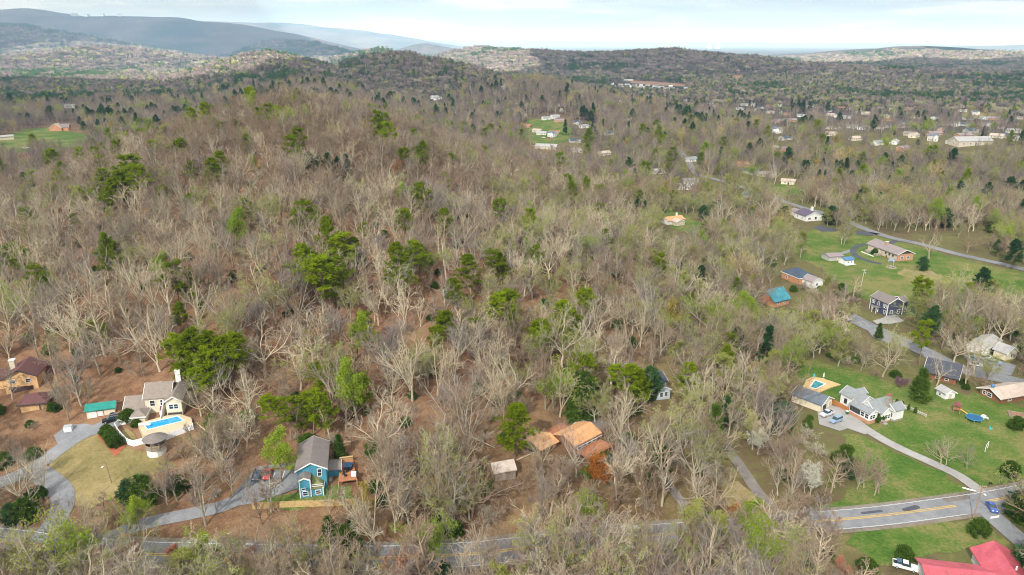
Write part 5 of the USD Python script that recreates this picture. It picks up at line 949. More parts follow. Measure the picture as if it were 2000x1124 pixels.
for n, form in enumerate(['loose', 'loose', 'full', 'loose', 'full']):
    a, b = pine(300 + n, 18, form); proto('pine_tree', [('trunk', a, BARK['brown'], True), ('crown', b, LEAF['pine'], False)])
for n, form in enumerate(['full', 'spire', 'full']):
    a, b = pine(320 + n, 17, form); proto('dark_pine', [('trunk', a, BARK['dark'], True), ('crown', b, LEAF['deep'], False)])
for n, form in enumerate(['round', 'cone', 'round']):
    a, b = dense(340 + n, 9, form); proto('evergreen_tree', [('trunk', a, BARK['dark'], True), ('crown', b, LEAF['ever' if n else 'deep'], False)])
for n in range(2):
    a, b = dense(350 + n, 2.4, 'low'); proto('green_shrub', [('stem', a, BARK['dark'], True), ('foliage', b, LEAF['ever'], False)])
for n in range(3):
    a, b, _ = brush(360 + n); proto('brush', [('stem', a, BARK['brown'], False), ('twigs', b, BARK[('brown', 'grey', 'brown')[n]], False)])
# ---------------------------------------------------------------- where trees stand
ZONES = [(40, 640, 'on the slope behind the tan house with a maroon roof'), (290, 690, 'on the slope above the cream pool house'), (130, 530, 'on the lower flank of the hill among reddish litter'), (230, 420, 'round the biggest pine clump on the hill shoulder'),
         (90, 340, 'on the far flank of the hill below the green hilltop lawn'), (420, 330, 'on the shoulder of the hill between scattered pines'), (600, 235, 'along the crest of the wooded hill'), (560, 430, 'high on the hill face below the dark pine row'),
         (860, 420, 'high on the hill beside the great pale oak'), (640, 560, 'round the tall pine pair in the middle of the hill'), (430, 590, 'on the middle hill face above the large green pine grove'), (820, 620, 'on the open reddish slope in the middle of the hill'),
         (560, 740, 'on the lower hill face above the blue house'), (760, 780, 'on the lower hill face uphill of the golden crowned tree'), (900, 860, 'in the reddish woods beside the small shed'), (1000, 560, 'beside the ragged pine column on the hill'),
         (900, 270, 'where the hill crest falls toward the valley houses'), (1060, 420, 'on the flank of the hill facing the valley road'), (1110, 300, 'below the cluster of distant valley houses'), (1250, 440, 'on the wooded flank above the orange roofed cottage'),
         (1240, 600, 'on the flank of the hill above the house hidden by pines'), (1100, 730, 'behind the orange roofed house with a deck'), (1340, 700, 'round the house hidden by pines'), (1450, 600, 'in the woods below the teal roof'),
         (1420, 760, 'between the gravel track and the hidden house'), (1490, 880, 'beside the gravel track'), (1300, 880, 'round the dirt track in the woods'), (1180, 960, 'between the orange roofed house and the main road'), (1000, 1000, 'on the bank above the main road'),
         (1060, 1110, 'below the main road in the middle of its length'), (1350, 1110, 'below the main road where it starts to climb'), (1560, 1090, 'below the main road near the red roofed house'), (700, 960, 'beside the golden crowned tree below the blue house'), (560, 1040, 'between the plank fence and the main road'),
         (800, 1110, 'below the dark straight stretch of the main road'), (450, 1110, 'below the main road opposite the blue house drive'), (380, 960, 'in the woods above the blue house drive'), (250, 1000, 'in the thicket below the tan lawn'), (200, 1100, 'below the main road near the drive mouth'),
         (40, 1060, 'below the bend of the asphalt drive'), (40, 880, 'beside the pool house drive'), (420, 800, 'beside the fence of the swimming pool'), (1560, 700, 'on the woods edge behind the white house pool'), (1700, 690, 'in the belt below the dark blue house'),
         (1880, 690, 'in the row before the dark shingled roof'), (1930, 580, 'beside the plank fence of the pasture'), (1600, 480, 'on the pasture edge near the purple roofed bungalow'), (1480, 480, 'in the woods between the cottage and the pasture'), (1850, 400, 'in the woods across the valley road from the ranch house'),
         (1650, 340, 'in the woods above the cream bungalow'), (1400, 340, 'round the upper end of the valley road'), (1300, 260, 'in the mixed woods beneath the big white blossom'), (1700, 230, 'in the distant suburb'), (1850, 860, 'on the lawn below the round trampoline'), (1650, 920, 'in the thicket under the white house driveway')]
CLEAR = [(165, 742, 345, 884, 0), (345, 760, 372, 845, .3), (4, 712, 70, 805, .22), (486, 872, 700, 975, .06), (1072, 830, 1168, 888, .08), (1600, 745, 1755, 832, 0), (1566, 745, 1602, 800, .2), (1690, 572, 1765, 632, 0), (1612, 474, 1785, 522, 0),
         (1550, 410, 1600, 440, 0), (1266, 728, 1308, 782, .0), (1505, 563, 1542, 597, .05), (1520, 518, 1588, 552, .0), (1300, 422, 1346, 445, 0), (1908, 755, 1995, 792, 0), (1825, 752, 1860, 780, 0),
         (1806, 704, 1870, 738, .5), (1800, 1062, 2000, 1124, .08), (1742, 1100, 1795, 1124, 0), (88, 240, 150, 262, 0), (0, 264, 40, 278, 0), (1665, 930, 2000, 1060, .0), (100, 838, 240, 884, .0),
         (100, 890, 200, 940, .35), (1690, 455, 1930, 520, .1), (1030, 226, 1115, 280, .10), (960, 906, 1012, 940, .0), (1370, 345, 1560, 400, .3), (1655, 620, 1790, 690, .75), (0, 925, 70, 955, .2), (1220, 150, 1345, 182, .25),
         (1425, 148, 1455, 162, .0), (1690, 855, 1900, 975, .0), (1770, 780, 2000, 900, .0), (235, 985, 460, 1050, .6), (1500, 1005, 1660, 1045, .75), (470, 985, 700, 992, .3), (1775, 715, 1830, 785, .2), (1430, 890, 1515, 995, .7),
         (1860, 195, 1965, 232, .2), (1595, 240, 1660, 290, .5), (1300, 95, 1306, 108, 0)]
rng = np.random.default_rng(11)
CLEAR += [(a - 7, b - 6, a + 7, b, .2) for a, b in FAR_PX]
def top_spread(kind):
    return {'pine_tree': .30, 'dark_pine': .30, 'evergreen_tree': .55, 'sapling': .25}.get(kind, .55)
def blocked(B, H, W, rr):
    """Which trees (base, height, crown width) would stand before something the view keeps open."""
    x0, y0, _ = project(B); x1, y1, z = project(B + np.column_stack([H * 0, H * 0, H]))
    half = W * FPX / np.maximum(z, 1) / 2
    no = np.zeros(len(B), bool)
    for a, b, c, d, p in CLEAR:
        no |= (np.maximum(x0, x1) + half * .8 > a) & (np.minimum(x0, x1) - half * .8 < c) & (y1 < d) & (y0 > b) & (rr > p)
    return no
TREES = {}          # kind -> list of (x, y, z, height scale, width scale, turn, variant)
MEAN_H = {'bare_tree': 18, 'brown_tree': 17, 'sapling': 11, 'budding_tree': 16, 'lime_tree': 16, 'golden_tree': 16, 'red_bud_tree': 13, 'rust_tree': 10, 'blossom_tree': 9, 'mauve_tree': 6, 'pine_tree': 18,
          'dark_pine': 17, 'evergreen_tree': 9, 'green_shrub': 2.4, 'brush': 3.2}
HAND = []
def T(kind, x, ytop, h, label=None, variant=None, wide=1.0): HAND.append((kind, x, ytop, h, label, variant, wide))
for row in '''pine_tree 246 308 24|pine_tree 262 325 21|pine_tree 232 335 19|pine_tree 192 331 20|pine_tree 210 350 17|pine_tree 103 290 22|pine_tree 90 300 18|dark_pine 45 338 18|dark_pine 30 345 16|dark_pine 62 350 15
pine_tree 412 310 19|pine_tree 430 296 15|pine_tree 370 380 13|pine_tree 352 270 16|pine_tree 340 275 14|pine_tree 296 276 14|pine_tree 312 366 12|pine_tree 376 318 14|pine_tree 18 478 17|pine_tree 38 490 15|pine_tree 70 520 14|pine_tree 82 532 13
pine_tree 44 408 14|pine_tree 145 418 12|pine_tree 214 470 15|pine_tree 340 515 17|pine_tree 360 525 14|pine_tree 596 395 17|pine_tree 580 405 14|pine_tree 615 402 13|dark_pine 600 298 16|dark_pine 640 300 16|dark_pine 678 300 16|dark_pine 660 306 14|dark_pine 620 305 14
pine_tree 779 290 15|pine_tree 815 286 14|pine_tree 822 362 18|pine_tree 815 378 15|pine_tree 790 412 16|pine_tree 713 438 9|pine_tree 672 462 18|pine_tree 692 464 15|pine_tree 655 472 14|pine_tree 595 478 20|pine_tree 603 500 15|pine_tree 630 496 22|pine_tree 644 505 18|pine_tree 640 540 15
pine_tree 802 474 16|pine_tree 818 476 13|pine_tree 790 486 13|pine_tree 962 490 15|pine_tree 980 495 14|pine_tree 917 498 17|pine_tree 882 545 12|pine_tree 870 336 13|pine_tree 945 285 14|pine_tree 985 296 13|pine_tree 872 606 13|pine_tree 862 612 11|pine_tree 925 626 13|pine_tree 940 630 12|pine_tree 905 636 10
pine_tree 970 572 18|pine_tree 985 585 19|pine_tree 998 600 15|pine_tree 915 588 10|pine_tree 718 638 12|pine_tree 636 708 13|pine_tree 625 715 11|pine_tree 705 735 13|pine_tree 690 745 11|pine_tree 540 775 12|pine_tree 560 782 12|pine_tree 605 770 13|pine_tree 628 776 12|pine_tree 585 785 10
pine_tree 352 655 17|pine_tree 375 645 20|pine_tree 398 650 19|pine_tree 420 660 19|pine_tree 440 675 17|pine_tree 390 680 17|pine_tree 410 690 16|pine_tree 365 672 15|pine_tree 345 590 11|pine_tree 178 628 10|pine_tree 195 634 9|pine_tree 158 632 9|pine_tree 1005 790 17 2|pine_tree 980 690 9
pine_tree 1040 630 15|pine_tree 1055 640 14|pine_tree 1105 588 20|pine_tree 1115 600 17|pine_tree 1128 688 17|evergreen_tree 1138 728 14|evergreen_tree 1152 740 13|evergreen_tree 1128 752 12|pine_tree 1235 715 16|pine_tree 1222 722 14|pine_tree 1250 722 14|evergreen_tree 1272 718 12|pine_tree 1350 712 15
evergreen_tree 1400 792 15|evergreen_tree 1806 720 12|evergreen_tree 1806 502 8|evergreen_tree 1720 632 7|pine_tree 524 205 17|pine_tree 540 210 15|pine_tree 506 212 14|pine_tree 632 188 14|pine_tree 834 243 12|pine_tree 455 232 13|pine_tree 480 262 13|pine_tree 430 240 12
golden_tree 716 232 17|golden_tree 735 228 14|lime_tree 398 1028 15|lime_tree 380 1034 12|lime_tree 825 1006 15|lime_tree 845 1016 12|lime_tree 1145 962 12|lime_tree 258 958 11|lime_tree 240 965 10|lime_tree 537 838 16|lime_tree 1085 695 18|lime_tree 1082 720 14|budding_tree 1180 742 15|budding_tree 1165 752 13
red_bud_tree 712 488 9|rust_tree 775 316 9|red_bud_tree 235 1050 12|red_bud_tree 250 1058 10|red_bud_tree 472 1054 11|red_bud_tree 455 1060 10|red_bud_tree 700 1044 5|rust_tree 1172 888 10|rust_tree 1162 892 8|rust_tree 1440 985 4|rust_tree 1468 982 4|rust_tree 1492 990 4|rust_tree 1425 990 3|rust_tree 98 400 10
blossom_tree 1590 912 9|blossom_tree 1572 1000 7|blossom_tree 1486 842 8|blossom_tree 1334 208 14|blossom_tree 1346 208 14|blossom_tree 1278 190 12|mauve_tree 1395 678 6|mauve_tree 1478 818 5|mauve_tree 1765 735 4|bare_tree 1310 785 26 3|bare_tree 1400 905 17 3|bare_tree 1375 908 14 3|bare_tree 722 925 21 0
golden_tree 715 935 12|golden_tree 160 745 5|bare_tree 880 352 24 5|bare_tree 905 370 20 1|bare_tree 660 330 19 0|bare_tree 705 362 17 5|bare_tree 430 560 19 3|bare_tree 250 560 22 2|bare_tree 290 590 24 4|bare_tree 145 600 19 1|bare_tree 130 660 20 6|bare_tree 800 655 22 1|bare_tree 850 640 23 4|bare_tree 600 590 21 0|bare_tree 480 715 19 3
bare_tree 740 770 20 3|bare_tree 900 700 20 0|bare_tree 830 840 19 2|bare_tree 730 850 17 2|bare_tree 885 835 18 0|bare_tree 1080 600 22 1|bare_tree 1140 590 20 6|bare_tree 1240 560 20 0|bare_tree 1420 560 22 1|bare_tree 1480 660 23 0|bare_tree 1650 432 15 6|budding_tree 1655 430 16|bare_tree 1825 450 17 3|bare_tree 1900 540 13 1
bare_tree 1880 625 18 0|bare_tree 1920 650 17 1|budding_tree 1760 640 15|bare_tree 1865 660 18 2|bare_tree 1900 690 14 2|bare_tree 1920 695 14 2|bare_tree 1935 690 15 2|bare_tree 1955 685 15 2|bare_tree 1975 690 15 2|bare_tree 1842 690 13 3|bare_tree 1700 660 12 0|evergreen_tree 1990 962 7|evergreen_tree 2000 975 7|green_shrub 1918 1018 4|green_shrub 1978 905 4
brown_tree 1730 890 12|brown_tree 1700 880 12|brown_tree 1720 900 11|bare_tree 1850 845 11 0|bare_tree 1900 865 9 5|bare_tree 1860 850 10 0|evergreen_tree 1655 870 8|budding_tree 1545 600 13|lime_tree 1335 530 14|golden_tree 1035 420 12|golden_tree 1220 460 11|budding_tree 1120 500 17|budding_tree 1475 440 18|golden_tree 1495 450 13|lime_tree 1520 425 15
evergreen_tree 245 938 7|evergreen_tree 268 930 8|evergreen_tree 285 940 7|budding_tree 262 915 9|evergreen_tree 660 850 7|evergreen_tree 670 1030 9|evergreen_tree 640 1010 8|evergreen_tree 40 975 7|evergreen_tree 15 985 6|evergreen_tree 1300 870 9|evergreen_tree 1280 890 9|evergreen_tree 1385 1002 8|evergreen_tree 1400 1010 8
sapling 85 700 13|sapling 100 712 14|sapling 122 690 15|bare_tree 140 700 16 7|sapling 155 722 12|sapling 112 735 11|bare_tree 90 640 19 2|bare_tree 40 850 14 6|bare_tree 72 884 12 1|bare_tree 150 985 11 9|bare_tree 118 960 11 5|bare_tree 180 1000 12 6|bare_tree 332 884 14 7|bare_tree 366 872 15 2|bare_tree 384 900 13 8|sapling 300 905 9|bare_tree 420 830 17 4|bare_tree 440 870 15 7|sapling 470 880 12|sapling 250 965 10|bare_tree 20 900 13 9
brown_tree 1560 872 11|brown_tree 1600 882 12|brown_tree 1640 892 10|brown_tree 1580 902 10|bare_tree 1540 850 14 5|brown_tree 1528 900 11|evergreen_tree 1662 898 6|brown_tree 1682 908 8|budding_tree 1620 905 9|bare_tree 1555 915 10 6|bare_tree 1490 800 15 1|bare_tree 1530 780 16 6|budding_tree 1450 760 14|sapling 1075 800 15|bare_tree 1060 845 12 9
dark_pine 1600 330 16|dark_pine 1615 332 15|dark_pine 1585 335 14|evergreen_tree 1390 395 10|evergreen_tree 1405 392 11|evergreen_tree 1375 402 10|evergreen_tree 1290 370 9|evergreen_tree 1315 372 10|evergreen_tree 1370 298 12|evergreen_tree 1340 298 10|evergreen_tree 1230 370 11|evergreen_tree 1232 395 11|evergreen_tree 1425 420 8|dark_pine 1105 232 22|dark_pine 1395 214 18
golden_tree 1292 248 15|rust_tree 1280 210 14|rust_tree 1345 222 13|golden_tree 1375 252 14|golden_tree 1370 240 11|lime_tree 1640 275 13|lime_tree 1735 262 20|lime_tree 1820 230 18|dark_pine 1840 330 18|pine_tree 1815 285 20|dark_pine 1865 290 18'''.replace('\n', '|').split('|'):
    f = row.split(); T(f[0], float(f[1]), float(f[2]), float(f[3]), None, int(f[4]) if len(f) > 4 else None)

def place_hand():
    x = np.array([r[1] for r in HAND]); yt = np.array([r[2] for r in HAND]); h = np.array([r[3] for r in HAND])
    bx, by = x.copy(), yt + 30
    for _ in range(14):
        g = ground(bx, np.clip(by, 90, 1500)); tx, ty, _ = project(g + np.column_stack([h * 0, h * 0, h]))
        by += np.clip(yt - ty, -60, 60) * .8; bx += (x - tx) * .8
    return ground(bx, by)
HB = place_hand()
for (kind, x, yt, h, label, variant, wide), b in zip(HAND, HB):
    if any(g.distance(sg.Point(b[0], b[1])) < 1.5 for g in BUILT): continue      # never through a roof
    v = variant if variant is not None else int(rng.integers(NEAR_FORMS.get(kind, len(PROTO[kind]))))
    s = h / MEAN_H[kind]
    wide = wide * (1.35 if kind == 'pine_tree' else 1.0)
    TREES.setdefault(kind, []).append((*b, s, s * wide * rng.uniform(.9, 1.1), rng.uniform(0, 6.28), v))

def pick_kind(px, py, D, P):
    """The kind of tree for each spot, by where on the land it stands."""
    n = len(px); u = rng.random(n)
    grove = vnoise(P[:, 0], P[:, 1], 55, 21) + .5        # pines stand in groves
    tint = vnoise(P[:, 0], P[:, 1], 130, 33) + .5
    k = np.full(n, 'bare_tree', object)
    hill = (px < 1180 + (py - 300) * .3) & (py > 205) & (py < 900) & (D < 900)
    strip = (py >= 880) & (D < 320)
    valley = ~hill & ~strip
    k[(D > 470) & (u > .45)] = 'brown_tree'; k[(D > 720) & (u > .1)] = 'brown_tree'
    k[hill & (u < .24)] = 'sapling'; k[hill & (px < 620) & (py > 640) & (u < .36)] = 'sapling'; k[hill & (u > .80)] = 'brown_tree'
    crown = hill & (py < 420); k[crown & (u > .45)] = 'brown_tree'
    k[hill & (grove > .69) & (u > .72)] = 'pine_tree'; k[hill & (u > .985)] = 'pine_tree'; k[hill & (u > .937) & (u < .945)] = 'lime_tree'; k[hill & (px > 950) & (u > .70) & (u < .80)] = 'budding_tree'; k[hill & (u > .95) & (u < .985)] = 'budding_tree'
    k[strip & (u < .16)] = 'sapling'; k[strip & (u > .50)] = 'brown_tree'; k[strip & (u > .84)] = 'budding_tree'; k[strip & (u > .955)] = 'evergreen_tree'; k[strip & (u > .972)] = 'lime_tree'; k[strip & (u > .985)] = 'red_bud_tree'
    near = valley & (D < 1000)
    k[near & (u < .27)] = 'budding_tree'; k[near & (u > .58)] = 'brown_tree'; k[near & (u > .895)] = 'evergreen_tree'; k[near & (u > .91)] = 'lime_tree'; k[near & (u > .945)] = 'golden_tree'; k[near & (u > .97)] = 'pine_tree'; k[near & (u > .988)] = 'dark_pine'; k[near & (grove > .70) & (u > .75)] = 'dark_pine'
    far = valley & (D >= 1000)
    k[far] = 'brown_tree'; k[far & (u < .07)] = 'bare_tree'; k[far & (u > .84)] = 'budding_tree'; k[far & (u > .93)] = 'dark_pine'; k[far & (grove > .66) & (u > .45)] = 'dark_pine'; k[far & (u > .955)] = 'lime_tree'; k[far & (u > .975)] = 'golden_tree'; k[far & (u > .985)] = 'blossom_tree'
    return k
NEAR_END, MID_END = 760.0, 1500.0
def scatter(r0, r1, step):
    n = int(2 * r1 * .95 / step) + 2; m = int(r1 / step) + 2
    gx, gy = np.meshgrid(np.arange(n) * step - r1 * .95, np.arange(m) * step)
    p = np.stack([gx.ravel(), gy.ravel()], -1) + rng.uniform(-.46, .46, (gx.size, 2)) * step
    d = np.hypot(*p.T); a = np.abs(np.arctan2(p[:, 0], p[:, 1]))
    p = p[(d > r0) & (d < r1) & (a < math.radians(41) + 22 / np.maximum(d, 1))]
    z = height(p[:, 0], p[:, 1])
    return np.column_stack([p, z])
def stand(P, base_h):
    D = np.hypot(P[:, 0], P[:, 1]); px, py, z = project(P)
    k = pick_kind(px, py, D, P); n = len(P)
    mean = np.array([MEAN_H[x] for x in k])
    s = rng.normal(1, .17, n).clip(.6, 1.45) * base_h
    s = np.where(k == 'evergreen_tree', s * rng.uniform(.6, 1.3, n), s)
    H = mean * s; W = H * np.array([top_spread(x) for x in k])
    ok = ~blocked(P, H, W, rng.random(n) - np.where(k == 'sapling', .3, 0))
    x1, y1, _ = project(P + np.column_stack([H * 0, H * 0, H]))
    ok &= (px > -260) & (px < 2260) & (y1 < 1180) & (z > 20)
    ok &= seen(P + np.column_stack([H * 0, H * 0, H]))
    for g in NO_TREES: ok &= ~shapely.contains_xy(g, P[:, 0], P[:, 1])
    for c, g in ROADS.values(): ok &= ~shapely.contains_xy(g.buffer(2.2), P[:, 0], P[:, 1])
    for g in BUILT: ok &= ~shapely.contains_xy(g.buffer(2.5), P[:, 0], P[:, 1])
    hb = HB[:, :2]
    for i in np.nonzero(ok)[0]:
        kk = k[i]
        TREES.setdefault(kk, []).append((*P[i], s[i], s[i] * rng.uniform(.85, 1.2), rng.uniform(0, 6.28), int(rng.integers(NEAR_FORMS.get(kk, len(PROTO[kk]))) if D[i] < 640 or kk not in NEAR_FORMS else rng.integers(NEAR_FORMS[kk], len(PROTO[kk])))))
P = scatter(92, NEAR_END, 6.9)
D = np.hypot(P[:, 0], P[:, 1]); px, py, _ = project(P)
thin = np.where((px < 600) & (py > 640) & (py < 900), .95, np.where((px < 1150) & (py > 560) & (py < 900), .66, np.where((px < 1150) & (py > 330),   .9, 1.0)))
P = P[rng.random(len(P)) < thin]
stand(P, 1.0)
P = scatter(92, 215, 4.6); px, py, _ = project(P); stand(P[(py > 1090) | (((py > 985) | ((px < 520) & (py > 860))) & (rng.random(len(P)) < .75))], .88)
P = scatter(NEAR_END, MID_END, 8.6); px = project(P)[0]; stand(P[(px < 1200) | (P[:, 1] < 900) | (rng.random(len(P)) < .95)], 1.0)

# low growth under the trees
P = scatter(100, 420, 6.2); px, py, _ = project(P)
cover = np.where((py > 860) | ((px < 500) & (py > 800)), .9, np.where(px > 1150, .60, .38))
P = P[rng.random(len(P)) < cover]
ok = ~blocked(P, np.full(len(P), 3.0), np.full(len(P), 3.0), np.ones(len(P)))
for g in NO_TREES: ok &= ~shapely.contains_xy(g, P[:, 0], P[:, 1])
for c, g in ROADS.values(): ok &= ~shapely.contains_xy(g.buffer(1.5), P[:, 0], P[:, 1])
P = P[ok & seen(P + [0, 0, 3.0])]
for p in P:
    kk = 'green_shrub' if rng.random() < .26 else 'brush'; s = rng.uniform(.6, 1.5)
    TREES.setdefault(kk, []).append((*p, s, s * rng.uniform(.9, 1.4), rng.uniform(0, 6.28), int(rng.integers(len(PROTO[kk])))))

# fallen trunks on the leaf litter
def rod_(q, z, d, s):
    n = np.array([-d[1], d[0]]) * s; e = q + n * 1.8 + d * 1.5
    return sweep(np.array([[[*q, z], [*e, z + .9]]]), np.array([[.09, .03]]), 4)
LOGS = [(690, 815, 1.2), (905, 848, -.5), (560, 700, .4), (760, 700, 2.0), (480, 640, .9), (830, 560, -.3), (620, 870, .2), (330, 640, 1.6), (1010, 900, .7), (240, 610, -.8), (860, 905, 1.1), (745, 905, .1), (410, 850, 2.4), (520, 560, -.6), (980, 800, 1.9), (180, 700, .5)]
for i, (px, py, a) in enumerate(LOGS):
    g = ground(px, py); L_ = rng.uniform(7, 13); d = np.array([math.cos(a), math.sin(a)]); e = [g[:2] + d * t * L_ for t in (0, .5, 1)]
    z = [float(height(q[0], q[1])) - g[2] + .22 for q in e]; zone = ZONES[int(((np.array([r[:2] for r in ZONES], float) - [px, py]) ** 2).sum(1).argmin())][2]
    p = thing('fallen_trunk', f'{["long", "short", "bleached", "grey"][i % 4]} fallen trunk lying {zone}', 'log', g, 0, f'fallen trunks {zone}')
    part(p, 'trunk', sweep(np.array([[[*(q - g[:2]), h_] for q, h_ in zip(e, z)]]), np.array([[.24, .19, .1]]), 6), BARK['pale'])
    q = e[1] - g[:2]; part(p, 'branch', join([rod_(q, z[1], d, s_) for s_ in (-1, 1)]), BARK['pale'])

# ---------------------------------------------------------------- far woods: patches of crowns
def crown_patch(seed, size, mix, n):
    g = np.random.default_rng(seed); out = {}
    gx = int(math.ceil(math.sqrt(n))); c = size / gx
    for i in range(gx):
        for j in range(gx):
            kind = g.choice(list(mix), p=np.array(list(mix.values())) / sum(mix.values()))
            x, y = (i + .5 + g.uniform(-.4, .4)) * c - size / 2, (j + .5 + g.uniform(-.4, .4)) * c - size / 2
            h = g.uniform(13, 21); r = c * g.uniform(.50, .72)
            m = 74 if kind != 'deep' else 90
            v = unit(g.normal(0, 1, (m, 3))); v[:, 2] = np.abs(v[:, 2]) * 1.0 - .25
            rad = g.uniform(.55, 1.0, (m, 1))
            C = np.array([x, y, h * .68]) + v * rad * [r, r, h * .32] if kind != 'deep' else np.array([x, y, h * .35]) + np.column_stack([v[:, :2] * (r * .75 * (1 - .75 * np.abs(rad)) + .8), g.uniform(0, h * .68, m)])
            if kind in ('brown', 'grey', 'olive'):
                d = unit(v + [0, 0, .9]); s = unit(np.cross(d, g.normal(0, 1, d.shape)))
                l, w = g.uniform(2.2, 4.2, (m, 1)), g.uniform(.22, .5, (m, 1))
            else:
                d = unit(g.normal(0, 1, v.shape)); s = unit(np.cross(d, g.normal(0, 1, d.shape)))
                l, w = g.uniform(1.2, 2.3, (m, 1)), g.uniform(.5, .95, (m, 1))
            V = np.stack([C - d * l / 2 - s * w, C - d * l / 2 + s * w, C + d * l / 2], 1).reshape(-1, 3)
            out.setdefault(kind, []).append((V, np.arange(len(V)).reshape(-1, 3)))
            tr = sweep(np.array([[[x, y, -1.0], [x + g.normal(0, .3), y, h * .8]]]), np.array([[.3, .14]]), 3)
            out.setdefault('stems', []).append(tr)
    return {k: join(v) for k, v in out.items()}
PATCH_LOOK = {'brown': BARK['plum'], 'grey': BARK['grey'], 'olive': LEAF['olive'], 'deep': LEAF['deep'], 'lime': LEAF['lime'], 'white': LEAF['white'], 'stems': BARK['grey'], 'pine': LEAF['pine']}
MIXES = [{'brown': 9, 'grey': 2, 'olive': .8, 'deep': .7}, {'brown': 9, 'grey': 3, 'deep': .3}, {'brown': 6, 'olive': 2.2, 'grey': 2, 'lime': .6, 'deep': .8}, {'deep': 8, 'brown': 3, 'olive': 1}, {'brown': 7, 'grey': 3, 'olive': 1.6, 'white': .35, 'deep': 1.6}]
for n, mx in enumerate(MIXES):
    for rep in range(2):
        parts = crown_patch(400 + 10 * n + rep, 36, mx, 16)
        proto('patch', [(k if k != 'stems' else 'stems', v, PATCH_LOOK[k], False) for k, v in parts.items()])
PATCHES = []
def patches(r0, r1, size):
    P = scatter(r0, r1, size * .93)
    px, py, z = project(P)
    P = P[(px > -200) & (px < 2200) & seen(P + [0, 0, 20.0])]
    grove = vnoise(P[:, 0], P[:, 1], 260, 41) + .5; tint = vnoise(P[:, 0], P[:, 1], 500, 43) + .5
    px, py, _ = project(P); u = rng.random(len(P))
    burb = (px > 1150) & (py > 150)
    k = np.where(u < .45, 0, np.where(u < .8, 1, 2))
    k = np.where(burb & (u > .35), np.where(u > .7, 4, 2), k)
    if r0 >= 2600: k = np.where(u < .55, 0, np.where(u < .93, 1, 2))
    k = np.where((grove > .60) & (u > .25), 3, k)
    k = np.where((tint > .62) & (u > .5) & (k != 3) & (r0 < 2600), 2, k)
    ok = np.ones(len(P), bool)
    for g in CLAYS + [q for q in BUILT if q.centroid.distance(sg.Point(0, 0)) > 1200]: ok &= ~shapely.contains_xy(g.buffer(size * .22), P[:, 0], P[:, 1])
    for i in np.nonzero(ok)[0]:
        s = size / 36 * rng.uniform(.9, 1.12)
        PATCHES.append((*P[i], s * (1.0 if size < 40 else .8), s, rng.uniform(0, 6.28), int(2 * k[i] + rng.integers(2))))
patches(MID_END, 2600, 34); patches(2600, 4300, 52)
patches(4300, 5700, 66)

# ---------------------------------------------------------------- setting the trees out
def instancer(name, kind, rows, label, category, kindprop='stuff'):
    rows = np.array(rows, float)
    path = '/World/' + numbered('/World', name)
    pi = UsdGeom.PointInstancer.Define(stage, path)
    targets = []
    for i, src in enumerate(PROTO[kind]):
        q = UsdGeom.Xform.Define(stage, f'{path}/{kind}_{i + 1:03d}'); q.GetPrim().GetReferences().AddInternalReference(src); targets.append(q.GetPath())
    pi.CreatePrototypesRel().SetTargets(targets)
    pi.CreatePositionsAttr(Vt.Vec3fArray.FromNumpy(rows[:, :3].astype(np.float32)))
    pi.CreateScalesAttr(Vt.Vec3fArray.FromNumpy(np.column_stack([rows[:, 4], rows[:, 4], rows[:, 3]]).astype(np.float32)))
    pi.CreateOrientationsAttr(Vt.QuathArray([Gf.Quath(float(math.cos(a / 2)), 0, 0, float(math.sin(a / 2))) for a in rows[:, 5]]))
    pi.CreateProtoIndicesAttr(Vt.IntArray.FromNumpy(rows[:, 6].astype(np.int32)))
    tag(pi, label, category, kind=kindprop)
ZXY = np.array([z[:2] for z in ZONES], float)
FORM = {'bare_tree': ['wide spreading', 'vase shaped', 'tall straight', 'crooked', 'twin stemmed', 'broad grey', 'upright grey', 'slim grey', 'round headed', 'fan shaped'], 'brown_tree': ['vase shaped', 'tall', 'spreading', 'narrow'], 'sapling': ['thin', 'forked', 'slender'],
        'budding_tree': ['vase shaped', 'spreading', 'tall', 'broad', 'round'], 'pine_tree': ['ragged', 'open', 'full', 'high crowned', 'bushy'], 'dark_pine': ['full', 'spire shaped', 'broad'], 'evergreen_tree': ['rounded', 'conical', 'bushy'], 'lime_tree': ['vase shaped', 'tall', 'spreading'],
        'golden_tree': ['vase shaped', 'tall'], 'red_bud_tree': ['vase shaped', 'tall'], 'blossom_tree': ['vase shaped', 'spreading'], 'green_shrub': ['low', 'wide'], 'brush': ['dense', 'grey', 'tangled']}
WHAT = {'bare_tree': 'bare pale branched tree', 'brown_tree': 'bare brown twigged tree', 'sapling': 'bare young tree', 'budding_tree': 'olive budding tree', 'lime_tree': 'lime green leafing tree', 'golden_tree': 'golden budding tree', 'red_bud_tree': 'red budding tree', 'rust_tree': 'rust coloured leafy tree',
        'blossom_tree': 'white blossoming tree', 'mauve_tree': 'mauve blossoming tree', 'pine_tree': 'bright green pine', 'dark_pine': 'dark green pine', 'evergreen_tree': 'dark evergreen tree', 'green_shrub': 'green evergreen shrub', 'brush': 'leafless thicket shrub'}
CATEGORY = {'green_shrub': 'shrub', 'brush': 'shrub'}
SINGLE_NAME = {'brush': 'thicket_shrub', 'green_shrub': 'evergreen_shrub', 'dark_pine': 'dark_pine_tree'}
MOST = {'bare_tree': 300, 'brown_tree': 300, 'sapling': 300, 'brush': 300}
